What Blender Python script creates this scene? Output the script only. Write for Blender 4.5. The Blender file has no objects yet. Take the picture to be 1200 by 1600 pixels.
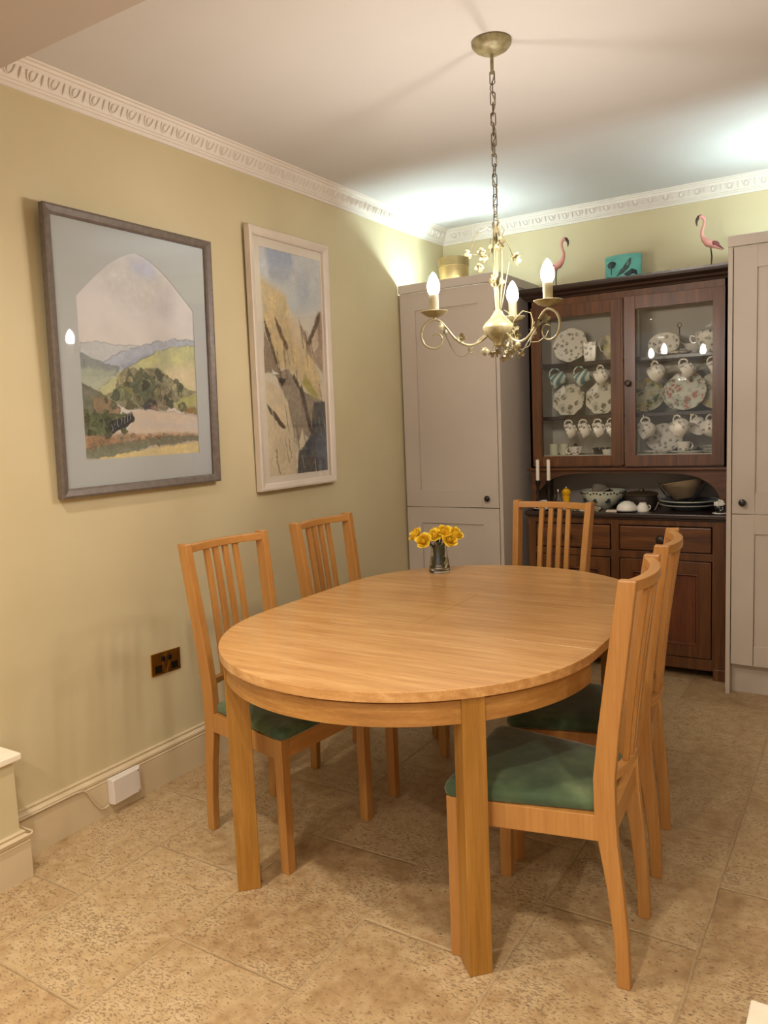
import bpy, bmesh, math, random
import numpy as np
from mathutils import Vector, Matrix, Euler
C = bpy.context.scene
COL = C.collection
PI = math.pi
random.seed(7)
# ------------------------------------------------------------------ camera
def cam_axes(yaw, pitch, roll):
    cy, sy, cp, sp = math.cos(yaw), math.sin(yaw), math.cos(pitch), math.sin(pitch)
    f = Vector((-sy*cp, cy*cp, sp)); r = Vector((cy, sy, 0)); u = r.cross(f)
    cr, sr = math.cos(roll), math.sin(roll)
    return r*cr+u*sr, u*cr-r*sr, f
r_, u_, f_ = cam_axes(0.561131, -0.111473, -0.041566)
cam = bpy.data.cameras.new('camera'); co = bpy.data.objects.new('camera', cam); COL.objects.link(co)
cam.sensor_fit = 'VERTICAL'; cam.sensor_height = 36; cam.lens = 36*1219.89/1600; cam.clip_start = .02
co.matrix_world = Matrix(((r_.x, u_.x, -f_.x, 2.33564), (r_.y, u_.y, -f_.y, -4.54545), (r_.z, u_.z, -f_.z, 1.36282), (0, 0, 0, 1)))
C.camera = co
C.view_settings.view_transform = 'Standard'; C.view_settings.look = 'None'
C.view_settings.gamma = 1; C.view_settings.use_curve_mapping = False
C.view_settings.exposure = 0.34
# ------------------------------------------------------------------ light levels
AMBIENT = 0.75            # added uniform world fill through the open rear, raised to brighten the cupboards
SPOT_W = 11.0             # each kitchen downlight
BULB = 370.0               # candle bulbs
LED = 165.0                # strips on top of the tall cupboards
WARM = (1.0, .80, .56)
w = bpy.data.worlds.new('world'); C.world = w; w.use_nodes = True
w.node_tree.nodes['Background'].inputs[0].default_value = (1.0, .92, .84, 1)
w.node_tree.nodes['Background'].inputs[1].default_value = AMBIENT
def area(name, loc, size, watts, color, spread=PI, rot=(0, 0, 0)):
    l = bpy.data.lights.new(name, 'AREA'); l.shape = 'DISK'; l.size = size; l.energy = watts; l.color = color; l.spread = spread
    o = bpy.data.objects.new(name, l); COL.objects.link(o); o.location = loc; o.rotation_euler = rot
    return o
SPOTS = [(.75, -3.75), (1.75, -4.05), (2.9, -3.9), (.75, -5.2), (1.75, -5.2), (2.9, -5.2)]
for sx, sy in SPOTS:
    area('downlight_beam', (sx, sy, 2.362), .09, SPOT_W, (1.0, .89, .74), math.radians(150))
# ------------------------------------------------------------------ colour and node helpers
def lin(c):
    if isinstance(c, str):
        c = tuple(int(c[i:i+2], 16)/255 for i in (0, 2, 4))
    return tuple((v/12.92 if v <= .04045 else ((v+.055)/1.055)**2.4) for v in c[:3])+(1,)
class N:
    def __init__(s, name):
        s.m = bpy.data.materials.new(name); s.m.use_nodes = True; s.t = s.m.node_tree; s.b = s.t.nodes['Principled BSDF']; s.out = s.t.nodes['Material Output']
        s._tc = None
    def n(s, typ, ins=None, **kw):
        nd = s.t.nodes.new('ShaderNode'+typ)
        for k, v in kw.items(): setattr(nd, k, v)
        for k, v in (ins or {}).items(): s.set(nd.inputs[k], v)
        return nd
    def set(s, sock, v):
        if isinstance(v, bpy.types.NodeSocket): s.t.links.new(v, sock)
        elif isinstance(v, bpy.types.Node): s.t.links.new(v.outputs[0], sock)
        else: sock.default_value = v
    def obj(s):
        if not s._tc: s._tc = s.n('TexCoord')
        return s._tc.outputs['Object']
    def math(s, op, a, b=0.0, c=0.0):
        nd = s.n('Math', {0: a, 1: b}, operation=op)
        if op in ('MULTIPLY_ADD', 'COMPARE', 'SMOOTH_MIN'): s.set(nd.inputs[2], c)
        return nd.outputs[0]
    def mix(s, f, a, b, bt='MIX'):
        nd = s.n('Mix', data_type='RGBA', blend_type=bt); s.set(nd.inputs[0], f); s.set(nd.inputs[6], a); s.set(nd.inputs[7], b)
        return nd.outputs[2]
    def noise(s, scale, detail=3, vec=None, stretch=None, rough=.55):
        v = vec or s.obj()
        if stretch:
            v = s.n('Mapping', {0: v, 3: stretch}).outputs[0]
        return s.n('TexNoise', {'Vector': v, 'Scale': scale, 'Detail': detail, 'Roughness': rough}).outputs[0]
    def ramp(s, f, stops):
        nd = s.n('ValToRGB'); s.set(nd.inputs[0], f); e = nd.color_ramp.elements
        while len(e) < len(stops): e.new(.5)
        for el, (p, c) in zip(e, stops): el.position = p; el.color = c if len(c) == 4 else lin(c)
        return nd.outputs[0]
    def bump(s, h, strength=.2, dist=.01):
        nd = s.n('Bump', {'Height': h, 'Strength': strength, 'Distance': dist}); s.set(s.b.inputs['Normal'], nd.outputs[0])
    def base(s, c): s.set(s.b.inputs['Base Color'], c)
    def p(s, **k):
        for a, v in k.items(): s.set(s.b.inputs[a.replace('_', ' ')], v)
M = {}
def plain(name, col, rough=.5, var=.06, vscale=6, metal=0, bump=0, bscale=60, **kw):
    a = N(name); c = lin(col)
    d = tuple(min(1, v*(1-var)) for v in c[:3])+(1,); l = tuple(min(1, v*(1+var)) for v in c[:3])+(1,)
    a.base(a.ramp(a.noise(vscale, 3), [(.3, d), (.7, l)])); a.p(Roughness=rough, Metallic=metal, **kw)
    if bump: a.bump(a.noise(bscale, 2), bump, .004)
    M[name] = a.m; return a.m
def wood(name, dark, mid, light, stretch, scale=3.0, rough=.38, coat=0.0, bump=.05, fine=True):
    a = N(name)
    n1 = a.noise(scale, 5, stretch=stretch, rough=.6)
    st2 = tuple(v*(4 if v > 2 else 1.6) for v in stretch)
    n2 = a.noise(scale*2.2, 3, stretch=st2)
    f = a.math('ADD', a.math('MULTIPLY', n1, .68), a.math('MULTIPLY', n2, .32))
    a.base(a.ramp(f, [(.34, lin(dark)), (.5, lin(mid)), (.66, lin(light))]))
    a.p(Roughness=a.math('MULTIPLY_ADD', n2, .15, rough-.07))
    if coat: a.p(Coat_Weight=coat, Coat_Roughness=.25)
    a.bump(n2, bump, .002)
    M[name] = a.m; return a.m
# ------------------------------------------------------------------ mesh builder
class MB:
    def __init__(s): s.v = []; s.f = []; s.sm = []; s.mi = []; s.cm = 0; s.X = Matrix.Identity(4)
    def add(s, vs, fs, smooth=False):
        o = len(s.v); s.v += [tuple(s.X @ Vector(p)) for p in vs]
        for f in fs: s.f.append([o+i for i in f]); s.sm.append(smooth); s.mi.append(s.cm)
        return s
    def box(s, x0, y0, z0, x1, y1, z1):
        return s.add([(x0, y0, z0), (x1, y0, z0), (x1, y1, z0), (x0, y1, z0), (x0, y0, z1), (x1, y0, z1), (x1, y1, z1), (x0, y1, z1)],
                     [(3, 2, 1, 0), (4, 5, 6, 7), (0, 1, 5, 4), (1, 2, 6, 5), (2, 3, 7, 6), (3, 0, 4, 7)])
    def loft(s, rings, caps=True, smooth=False, closed=False):
        n = len(rings[0]); vs = [p for r in rings for p in r]; fs = []
        R = len(rings)
        for i in range(R if closed else R-1):
            a = i*n; b = ((i+1) % R)*n
            for j in range(n):
                k = (j+1) % n; fs.append((a+j, a+k, b+k, b+j))
        s.add(vs, fs, smooth)
        if caps and not closed:
            s.add(rings[0], [tuple(reversed(range(n)))]); s.add(rings[-1], [tuple(range(n))])
        return s
    def prism(s, poly, a0, a1, axis='z'):
        def P(p, a): return {'z': (p[0], p[1], a), 'y': (p[0], a, p[1]), 'x': (a, p[0], p[1])}[axis]
        return s.loft([[P(p, a0) for p in poly], [P(p, a1) for p in poly]])
    def lathe(s, prof, seg=24, cx=0, cy=0, sx=1, sy=1, smooth=True, caps=True, a0=0, lobes=0, la=0):
        rings = []
        for r, z in prof:
            ring = []
            for i in range(seg):
                a = a0+2*PI*i/seg; q = r*(1+la*math.cos(lobes*a)) if lobes else r
                ring.append((cx+sx*q*math.cos(a), cy+sy*q*math.sin(a), z))
            rings.append(ring)
        return s.loft(rings, caps, smooth)
    def tube(s, pts, rad, seg=8, smooth=True, closed=False):
        P = [Vector(p) for p in pts]; n = len(P); rings = []
        up = None
        for i, p in enumerate(P):
            if closed: t = (P[(i+1) % n]-P[i-1]).normalized()
            else: t = (P[min(i+1, n-1)]-P[max(i-1, 0)]).normalized()
            if up is None:
                up = Vector((0, 0, 1)) if abs(t.z) < .9 else Vector((1, 0, 0))
            a = t.cross(up).normalized(); b = a.cross(t).normalized(); up = b
            r = rad[i] if isinstance(rad, (list, tuple)) else rad
            rings.append([tuple(p+(a*math.cos(2*PI*k/seg)+b*math.sin(2*PI*k/seg))*r) for k in range(seg)])
        return s.loft(rings, True, smooth, closed)
    def ball(s, c, r, seg=12, rings=8, sc=(1, 1, 1)):
        vs = [(c[0], c[1], c[2]-r*sc[2])]
        for i in range(1, rings):
            a = -PI/2+PI*i/rings
            for j in range(seg):
                b = 2*PI*j/seg; vs.append((c[0]+r*sc[0]*math.cos(a)*math.cos(b), c[1]+r*sc[1]*math.cos(a)*math.sin(b), c[2]+r*sc[2]*math.sin(a)))
        vs.append((c[0], c[1], c[2]+r*sc[2])); fs = []
        for j in range(seg): fs.append((0, 1+(j+1) % seg, 1+j))
        for i in range(rings-2):
            for j in range(seg):
                a = 1+i*seg; b = a+seg; k = (j+1) % seg; fs.append((a+j, a+k, b+k, b+j))
        l = len(vs)-1; a = 1+(rings-2)*seg
        for j in range(seg): fs.append((a+j, a+(j+1) % seg, l))
        return s.add(vs, fs, True)
    def build(s, name, mat, parent=None, bevel=0, segs=2, subsurf=0, loc=None, rot=None, flat=False):
        me = bpy.data.meshes.new(name); me.from_pydata(s.v, [], s.f)
        me.polygons.foreach_set('use_smooth', s.sm); me.polygons.foreach_set('material_index', s.mi)
        for m in (mat if isinstance(mat, (list, tuple)) else [mat]): me.materials.append(M[m])
        me.update()
        bm = bmesh.new(); bm.from_mesh(me)
        bmesh.ops.remove_doubles(bm, verts=bm.verts, dist=1e-6)
        if not flat: bmesh.ops.recalc_face_normals(bm, faces=bm.faces)
        for e in bm.edges:
            if len(e.link_faces) == 2 and e.calc_face_angle(0) > .66: e.smooth = False
        bm.to_mesh(me); bm.free()
        o = bpy.data.objects.new(name, me); COL.objects.link(o)
        if parent: o.parent = parent
        if loc: o.location = loc
        if rot: o.rotation_euler = rot
        if bevel:
            b = o.modifiers.new('bevel', 'BEVEL'); b.width = bevel; b.segments = segs; b.limit_method = 'ANGLE'; b.angle_limit = math.radians(40)
            b.harden_normals = False
        if subsurf:
            q = o.modifiers.new('sub', 'SUBSURF'); q.levels = q.render_levels = subsurf
        return o
def thing(name, label, cat, loc=(0, 0, 0), rz=0, group=None, rot=None):
    o = bpy.data.objects.new(name, None); COL.objects.link(o); o.location = loc; o.rotation_euler = rot or (0, 0, rz)
    o.empty_display_size = .05
    return tag(o, label, cat, group)
def tag(o, label, cat, group=None):
    o['label'] = label; o['category'] = cat
    if group: o['group'] = group
    return o
def struct(o): o['kind'] = 'structure'; return o
def copy_tree(o, parent=None):
    c = o.copy(); COL.objects.link(c)
    if parent: c.parent = parent
    for ch in list(o.children): copy_tree(ch, c)
    return c
# ------------------------------------------------------------------ materials
a = N('wall_paint')
v = a.ramp(a.noise(1.7, 3), [(.3, lin('c6b892')), (.7, lin('cec19c'))])
a.base(v); a.p(Roughness=.62); a.bump(a.noise(220, 2), .05, .002); M['wall_paint'] = a.m
plain('ceiling_paint', 'cfccc9', .8, .015, 3)
plain('cornice_paint', 'e2dad0', .6, .02, 5)
plain('skirting_paint', 'cfbd9c', .42, .03, 5, bump=.03)
plain('cap_white', 'efe4d0', .45, .02)
plain('cupboard_paint', 'c2b6aa', .42, .025, 4, bump=.02, bscale=150)
plain('black_knob', '1c1a19', .25, .1)
plain('white_plastic', 'dcd3ca', .38, .02)
plain('white_card', 'f6ead6', .5, .01)
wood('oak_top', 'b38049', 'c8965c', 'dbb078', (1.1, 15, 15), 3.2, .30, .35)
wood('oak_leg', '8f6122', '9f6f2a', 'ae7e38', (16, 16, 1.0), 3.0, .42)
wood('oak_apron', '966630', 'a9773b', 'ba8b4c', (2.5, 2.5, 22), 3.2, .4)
wood('beech_v', 'a36e36', 'ae7a3e', 'b98749', (12, 12, .8), 2.2, .38, .1)
wood('beech_h', 'aa743a', 'b58145', 'bf8e50', (12, 1.0, 12), 2.2, .38, .1)
wood('pine_v', '40230c', '5b3413', '73461c', (14, 14, 1.0), 2.4, .38, .15)
wood('pine_h', '3d210c', '5b3313', '76481d', (1.0, 14, 14), 2.4, .38, .15)
wood('pine_panel', '43200c', '5b2d12', '703b19', (9, 9, 1.2), 2.0, .4, .1)
wood('pine_dark', '22140f', '2c1b12', '382317', (1.2, 14, 14), 2.4, .35, .3)
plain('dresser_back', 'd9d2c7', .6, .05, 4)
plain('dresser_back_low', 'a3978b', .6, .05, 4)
plain('dark_gap', '0d0a08', .9)
# green chair fabric
a = N('green_velvet')
n1 = a.noise(7, 4); a.base(a.ramp(n1, [(.3, lin('2b3f2a')), (.52, lin('435639')), (.72, lin('677752'))]))
a.p(Roughness=.8, Sheen_Weight=.35, Sheen_Roughness=.4); a.bump(a.noise(28, 4), .18, .004); M['green_velvet'] = a.m
# aged cream painted metal
a = N('cream_metal'); n1 = a.noise(38, 4)
a.base(a.ramp(n1, [(.32, lin('7c7354')), (.5, lin('958b68')), (.7, lin('a69c79'))])); a.p(Roughness=.42, Metallic=.15); a.bump(n1, .1, .002); M['cream_metal'] = a.m
plain('bronze', '5a4a35', .35, .2, 40, metal=.8)
plain('dull_cable', '8b8067', .5, .1)
plain('candle_sleeve', '8f866c', .5, .05)
plain('brass', 'c9a35a', .14, .05, metal=1)
plain('black_plastic', '0c0c0c', .3, .05)
a = N('bulb_glass'); a.base(lin('ffffff')); a.p(Roughness=.3, Emission_Color=(1.0, .91, .82, 1), Emission_Strength=BULB); M['bulb_glass'] = a.m
a = N('led_diffuser'); a.base(lin('ffffff')); a.p(Emission_Color=(.74, .96, .98, 1), Emission_Strength=LED); M['led_diffuser'] = a.m
a = N('downlight_lens'); a.base(lin('ffffff')); a.p(Emission_Color=(1.0, .84, .62, 1), Emission_Strength=30); M['downlight_lens'] = a.m
# thin panes: fresnel reflection over clear
def pane(name, tint, ior=1.5):
    a = N(name); tr = a.n('BsdfTransparent', {'Color': lin(tint)}); gl = a.n('BsdfGlossy', {'Roughness': .015})
    bf = a.n('NewGeometry').outputs['Backfacing']; io = a.math('MULTIPLY_ADD', bf, 1/ior-ior, ior); fr = a.n('Fresnel', {'IOR': io}); mx = a.n('MixShader', {0: fr.outputs[0], 1: tr.outputs[0], 2: gl.outputs[0]})
    a.t.links.new(mx.outputs[0], a.out.inputs[0]); M[name] = a.m
pane('window_pane', 'f8f8f5', 1.36); pane('picture_pane', 'fbfbfb', 1.45)
a = N('clear_glass'); a.base((1, 1, 1, 1)); a.p(Roughness=.02, IOR=1.45, Transmission_Weight=1.0); M['clear_glass'] = a.m
a = N('water'); a.base((.9, .95, .9, 1)); a.p(Roughness=0, IOR=1.33, Transmission_Weight=1.0); M['water'] = a.m
# china with printed sprigs
def china(name, spot, scale=26, thr=.2, base='e6e0d6', spot2=None, rough=.18, fine=170):
    """glazed china with small sprays of printed leaves"""
    a = N(name); vo = a.n('TexVoronoi', {'Vector': a.obj(), 'Scale': scale, 'Randomness': .7})
    d = a.math('ADD', vo.outputs[0], a.math('MULTIPLY', a.math('SUBTRACT', a.noise(scale*3.5, 2), .5), .5))
    f = a.n('MapRange', {0: d, 1: thr*1.15, 2: thr*.75, 3: 0.0, 4: 1.0}).outputs[0]
    leaf = a.n('MapRange', {0: a.noise(fine, 2), 1: .46, 2: .56, 3: 0.25, 4: 1.0}).outputs[0]
    c2 = spot2 or spot
    sc = a.mix(a.n('MapRange', {0: a.noise(scale*1.3, 1), 1: .42, 2: .58}).outputs[0], lin(spot), lin(c2))
    a.base(a.mix(a.math('MULTIPLY', f, leaf), lin(base), sc)); a.p(Roughness=rough, Coat_Weight=.4, Coat_Roughness=.05); M[name] = a.m
china('china_sprig', '3d3236', 34, .34, 'f0ece4', '4f5a45')
china('china_cup', '33292b', 40, .31, 'f6f2ec', '6b3f42')
china('china_mauve', '57506a', 34, .34, 'e8e3dc', '56604f')
china('china_egg', '6d7469', 24, .42, 'e2ddcf', '7f7b62', fine=70)
china('china_fruit', 'b09424', 20, .60, 'c4c1ac', '44542c', fine=60)
china('china_lemon', 'cdbb6a', 17, .5, 'd5cfbd', '8f8a6c', fine=60)
china('china_garden', '3f5e3c', 22, .52, 'd8dcd2', 'b0776c', fine=60)
china('china_dots', 'ffffff', 60, .3, '14151c', fine=5)
plain('china_white', 'e9e5dc', .16, .01, Coat_Weight=.3)
plain('china_cream', 'cdd0bd', .3, .02)
plain('stoneware_dark', '37302a', .3, .15, 12)
plain('stoneware_lid', '4d4031', .35, .15, 12)
plain('stoneware_brown', 'a58f70', .25, .08, 8)
plain('plate_blue_grey', '6b7078', .2, .05)
plain('mill_yellow', 'e0a80f', .2, .03, Coat_Weight=.5)
plain('steel', 'b9b9b9', .2, .05, metal=1)
plain('wax', 'f2ece0', .45, .01)
plain('black_lacquer', '101012', .2, .05)
plain('cloth_grey', '8a8072', .9, .15, 20)
a = N('plaid'); 
wv = a.n('TexWave', {'Vector': a.obj(), 'Scale': 14.0, 'Distortion': 2.0}, wave_type='BANDS', bands_direction='DIAGONAL')
a.base(a.ramp(wv.outputs[0], [(.25, lin('5f7f86')), (.5, lin('8fa9a6')), (.85, lin('cfd6cc'))])); a.p(Roughness=.3); M['plaid'] = a.m
a = N('mat_print'); a.base(a.ramp(a.noise(48, 3), [(.4, lin('5a4a3a')), (.5, lin('c9b79a')), (.62, lin('e2d6bf'))])); a.p(Roughness=.7); M['mat_print'] = a.m
plain('pink_feather', 'd79a8f', .45, .12, 18); plain('wing_feather', '7c423f', .5, .25, 30); plain('beak_black', '3c1d22', .4, .1); plain('leg_dark', '2a2323', .5, .1)
plain('tin_gold', 'a3875a', .28, .06, 14, metal=.85); plain('tin_lid_gold', '8f7750', .33, .1, 20, metal=.8)
plain('tin_turquoise', '60b3a9', .35, .12, 12); plain('peacock_dark', '1c3238', .4, .2, 30); plain('peacock_feather', '33504a', .4, .4, 60)
plain('rose_yellow', 'ffd033', .5, .08, 26, Subsurface_Weight=.15); plain('rose_leaf', '2c3a1c', .5, .25, 20); plain('rose_stem', '33421c', .5, .2, 30)
wood('frame_grey', '5a5048', '685d54', '74685f', (14, 14, 14), 3, .45)
plain('frame_blush', 'd2c5b6', .4, .05, 8)
plain('mount_grey', 'bcc1c2', .9, .02); plain('mount_cream', 'e8ddcb', .9, .02)
plain('kitchen_wall', 'cbb993', .7, .02)
plain('soffit_shaded', 'b9ada5', .8, .015, 3)  # ceiling colour darkened, the shade on the kitchen soffit is put into it
# floor: limestone flags in running bond, drawn on the floor in metres
def floor_mat():
    a = N('limestone')
    P = a.n('NewGeometry').outputs['Position']
    warp = a.n('TexNoise', {'Vector': P, 'Scale': 3.0, 'Detail': 3}).outputs[1]
    wv = a.n('VectorMath', {0: warp, 1: (.5, .5, .5)}, operation='SUBTRACT').outputs[0]
    wv = a.n('VectorMath', {0: wv, 1: (.016, .016, 0)}, operation='MULTIPLY').outputs[0]
    Q = a.n('VectorMath', {0: P, 1: wv}, operation='ADD').outputs[0]
    s = a.n('SeparateXYZ', {0: Q}); X, Y = s.outputs[0], s.outputs[1]
    u = a.math('DIVIDE', a.math('ADD', X, .065), .411); ci = a.math('FLOOR', u); fu = a.math('SUBTRACT', u, ci)
    odd = a.math('PINGPONG', ci, 1.0)
    yy = a.math('ADD', a.math('ADD', Y, 3.19), a.math('MULTIPLY', odd, .30))
    v_ = a.math('DIVIDE', yy, .61); ri = a.math('FLOOR', v_); fv = a.math('SUBTRACT', v_, ri)
    du = a.math('MULTIPLY', a.math('MINIMUM', fu, a.math('SUBTRACT', 1.0, fu)), .411)
    dv = a.math('MULTIPLY', a.math('MINIMUM', fv, a.math('SUBTRACT', 1.0, fv)), .61)
    d = a.math('MINIMUM', du, dv)
    ragged = a.math('ADD', d, a.math('MULTIPLY', a.math('SUBTRACT', a.n('TexNoise', {'Vector': P, 'Scale': 45.0, 'Detail': 2}).outputs[0], .5), .006))
    gm = a.n('MapRange', {0: ragged, 1: .0022, 2: .0062, 3: 1.0, 4: 0.0}).outputs[0]
    cell = a.n('CombineXYZ', {0: ci, 1: ri}); wn = a.n('TexWhiteNoise', {0: cell.outputs[0]}, noise_dimensions='2D')
    off = a.n('VectorMath', {0: wn.outputs[1], 1: (9., 9., 9.)}, operation='MULTIPLY').outputs[0]
    R = a.n('VectorMath', {0: P, 1: off}, operation='ADD').outputs[0]
    big = a.n('TexNoise', {'Vector': R, 'Scale': 3.2, 'Detail': 5, 'Roughness': .62}).outputs[0]
    med = a.n('TexNoise', {'Vector': R, 'Scale': 24.0, 'Detail': 4, 'Roughness': .6}).outputs[0]
    Rm = a.n('Mapping', {0: R, 3: (1.0, 1.9, 1)}).outputs[0]
    pit = a.n('TexNoise', {'Vector': Rm, 'Scale': 88.0, 'Detail': 4, 'Roughness': .62, 'Distortion': .5}).outputs[0]
    tone = a.math('ADD', a.math('MULTIPLY', big, .50), a.math('ADD', a.math('MULTIPLY', med, .38), a.math('MULTIPLY_ADD', wn.outputs[0], .08, .04)))
    col = a.ramp(tone, [(.36, lin('92744f')), (.47, lin('ad9069')), (.57, lin('bfa57e')), (.70, lin('cfb893'))])
    # veins and pits, denser where the stone is coarse
    dens = a.math('MULTIPLY_ADD', big, .42, .205)
    pm = a.n('MapRange', {0: pit, 1: a.math('SUBTRACT', dens, .035), 2: a.math('ADD', dens, .03), 3: 1.0, 4: 0.0}).outputs[0]
    col = a.mix(a.math('MULTIPLY', pm, .55), col, lin('6f5335'))
    vo = a.n('TexVoronoi', {'Vector': Rm, 'Scale': 26.0, 'Randomness': 1.0})
    sel = a.math('GREATER_THAN', a.n('SeparateColor', {0: vo.outputs[1]}).outputs[0], .70)
    hole = a.math('MULTIPLY', a.n('MapRange', {0: vo.outputs[0], 1: .06, 2: .13, 3: 1.0, 4: 0.0}).outputs[0], sel)
    col = a.mix(a.math('MULTIPLY', hole, .85), col, lin('4a331e'))
    gcol = a.mix(a.n('TexNoise', {'Vector': P, 'Scale': 2.3}).outputs[0], lin('9a8060'), lin('cdb48c'))
    col = a.mix(a.math('MULTIPLY', gm, .7), col, gcol)
    a.base(col)
    a.p(Roughness=a.math('MULTIPLY_ADD', med, .3, .30))
    h = a.math('SUBTRACT', a.math('SUBTRACT', a.math('MULTIPLY', med, .5), a.math('MULTIPLY', gm, .9)), a.math('ADD', a.math('MULTIPLY', pm, .35), a.math('MULTIPLY', hole, .9)))
    a.bump(h, .6, .005)
    M['limestone'] = a.m
floor_mat()
# ------------------------------------------------------------------ the setting
XR, YK, ZC, ZB, YB = 3.9, -6.6, 2.547, 2.385, -3.145
struct(MB().box(-.12, YK, -.1, XR, .12, 0).build('floor', 'limestone'))
struct(MB().box(-.12, YK, 0, 0, 0, 2.8).build('wall_left', 'wall_paint'))
struct(MB().box(-.12, 0, 0, XR, .12, 2.8).build('wall_back', 'wall_paint'))
struct(MB().box(XR, YK, 0, XR+.12, .12, 2.8).build('wall_right', 'kitchen_wall'))
struct(MB().box(0, YB, ZC, XR, 0, 2.8).build('ceiling', 'ceiling_paint'))
struct(MB().box(0, YK, ZB, XR, YB, 2.8).build('ceiling', 'soffit_shaded'))
# low boxed step in the wall beside the opening, with white cap and skirting
lw = MB().box(0, YK, 0, .108, -3.212, .378)
struct(lw.build('wall_step', 'wall_paint'))
cp = MB().box(0, YK, .378, .121, -3.190, .400); struct(cp.build('trim_1', 'cap_white', bevel=.004))
# skirting profile (d from wall, z)
SK = [(0, 0), (.020, 0), (.020, .122), (.0215, .127), (.017, .131), (.021, .137), (.021, .145), (.016, .151), (.009, .154), (.009, .158), (.012, .161), (.010, .165), (0, .165)]
b = MB(); b.loft([[(d, -3.212, z) for d, z in SK], [(d, -.588, z) for d, z in SK]]); struct(b.build('baseboard_left', 'skirting_paint'))
b = MB(); b.loft([[(.108+d, YK, z*.92) for d, z in SK], [(.108+d, -3.212+d, z*.92) for d, z in SK], [(0, -3.212+d, z*.92) for d, z in SK]])
struct(b.build('baseboard_step', 'skirting_paint'))
# cornice
CP = [(0, -.082), (.010, -.082), (.011, -.070), (.018, -.069), (.020, -.063), (.026, -.061), (.030, -.052), (.040, -.036), (.050, -.022), (.052, -.014), (.060, -.013), (.064, -.006), (.074, -.005), (.076, 0), (0, 0)]
CP = [(d, ZC+z) for d, z in CP]
def egg(b, c, t, nrm, up):
    # one egg with its surrounding shell, and a dart; c on the slanted band, t along, up up the band
    c, t, nrm, up = map(Vector, (c, t, nrm, up))
    X = Matrix((tuple(t)+(0,), tuple(nrm)+(0,), tuple(up)+(0,), (0, 0, 0, 1))).transposed(); X.translation = c
    old = b.X; b.X = X
    b.ball((0, .001, .002), .010, 8, 6, (1.0, .75, 1.45))
    b.tube([(.019*math.cos(q), .003, .0165+.036*math.sin(q)*.93) for q in [PI+PI*k/8 for k in range(9)]], .0028, 5)
    b.tube([(.0395, .0025, .017), (.0395, .005, -.004), (.0395, .0015, -.019)], [.0045, .0035, .0008], 5)
    b.X = old
b = MB(); b.loft([[(d, YB, z) for d, z in CP], [(d, -d, z) for d, z in CP]])
y = YB+.02
nl = Vector((.8, 0, -.6)); ul = Vector((.6, 0, .8))
while y < -.09:
    egg(b, (.0385, y, ZC-.039), (0, 1, 0), nl, ul); y += .079
struct(b.build('trim_2', 'cornice_paint'))
b = MB(); b.loft([[(d, -d, z) for d, z in CP], [(XR, -d, z) for d, z in CP]])
x = .1
while x < XR-.05:
    egg(b, (x, -.0385, ZC-.039), (1, 0, 0), Vector((0, -.8, -.6)), Vector((0, -.6, .8))); x += .079
struct(b.build('trim_3', 'cornice_paint'))
# thin scratches and an old filled line in the plaster
# ------------------------------------------------------------------ dining table
TX, TY, TH, R0, LS = 1.143, -2.278, .74, .576, .251
tb = thing('dining_table', 'large oval extended oak dining table in the middle of the stone floor', 'table', (TX, TY, 0), .006)
def half(s, r, n=40, g=.0006):
    return [(r*math.cos(q), s*(LS+g)+s*abs(r*math.sin(q))*1.0) for q in [PI*k/n for k in range(n+1)]]
for s in (-1, 1):
    b = MB(); b.prism(half(s, R0), .7135, TH); b.build('table_top', 'oak_top', tb, bevel=.0015)
for s in (-1, 1):
    b = MB(); x0, x1 = (.0006, R0) if s > 0 else (-R0, -.0006)
    b.box(x0, -LS+.0006, .7135, x1, LS-.0006, TH); b.build('extension_leaf', 'oak_top', tb, bevel=.0012)
b45 = PI/4
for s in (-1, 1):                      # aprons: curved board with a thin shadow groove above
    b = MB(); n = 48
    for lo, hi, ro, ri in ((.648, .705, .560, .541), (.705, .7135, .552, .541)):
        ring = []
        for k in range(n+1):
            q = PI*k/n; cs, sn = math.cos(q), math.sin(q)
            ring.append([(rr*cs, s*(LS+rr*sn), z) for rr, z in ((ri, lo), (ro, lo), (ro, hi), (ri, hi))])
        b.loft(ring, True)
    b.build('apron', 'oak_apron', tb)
for sx in (-1, 1):
    b = MB(); b.box(sx*.40-.02, -LS-.15, .655, sx*.40+.02, LS+.15, .705); b.build('extension_runner', 'beech_h', tb)
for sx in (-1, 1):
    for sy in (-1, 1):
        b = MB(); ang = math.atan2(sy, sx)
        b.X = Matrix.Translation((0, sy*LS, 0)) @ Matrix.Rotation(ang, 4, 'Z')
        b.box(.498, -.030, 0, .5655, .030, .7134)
        b.build('leg', 'oak_leg', tb, bevel=.002)
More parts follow.
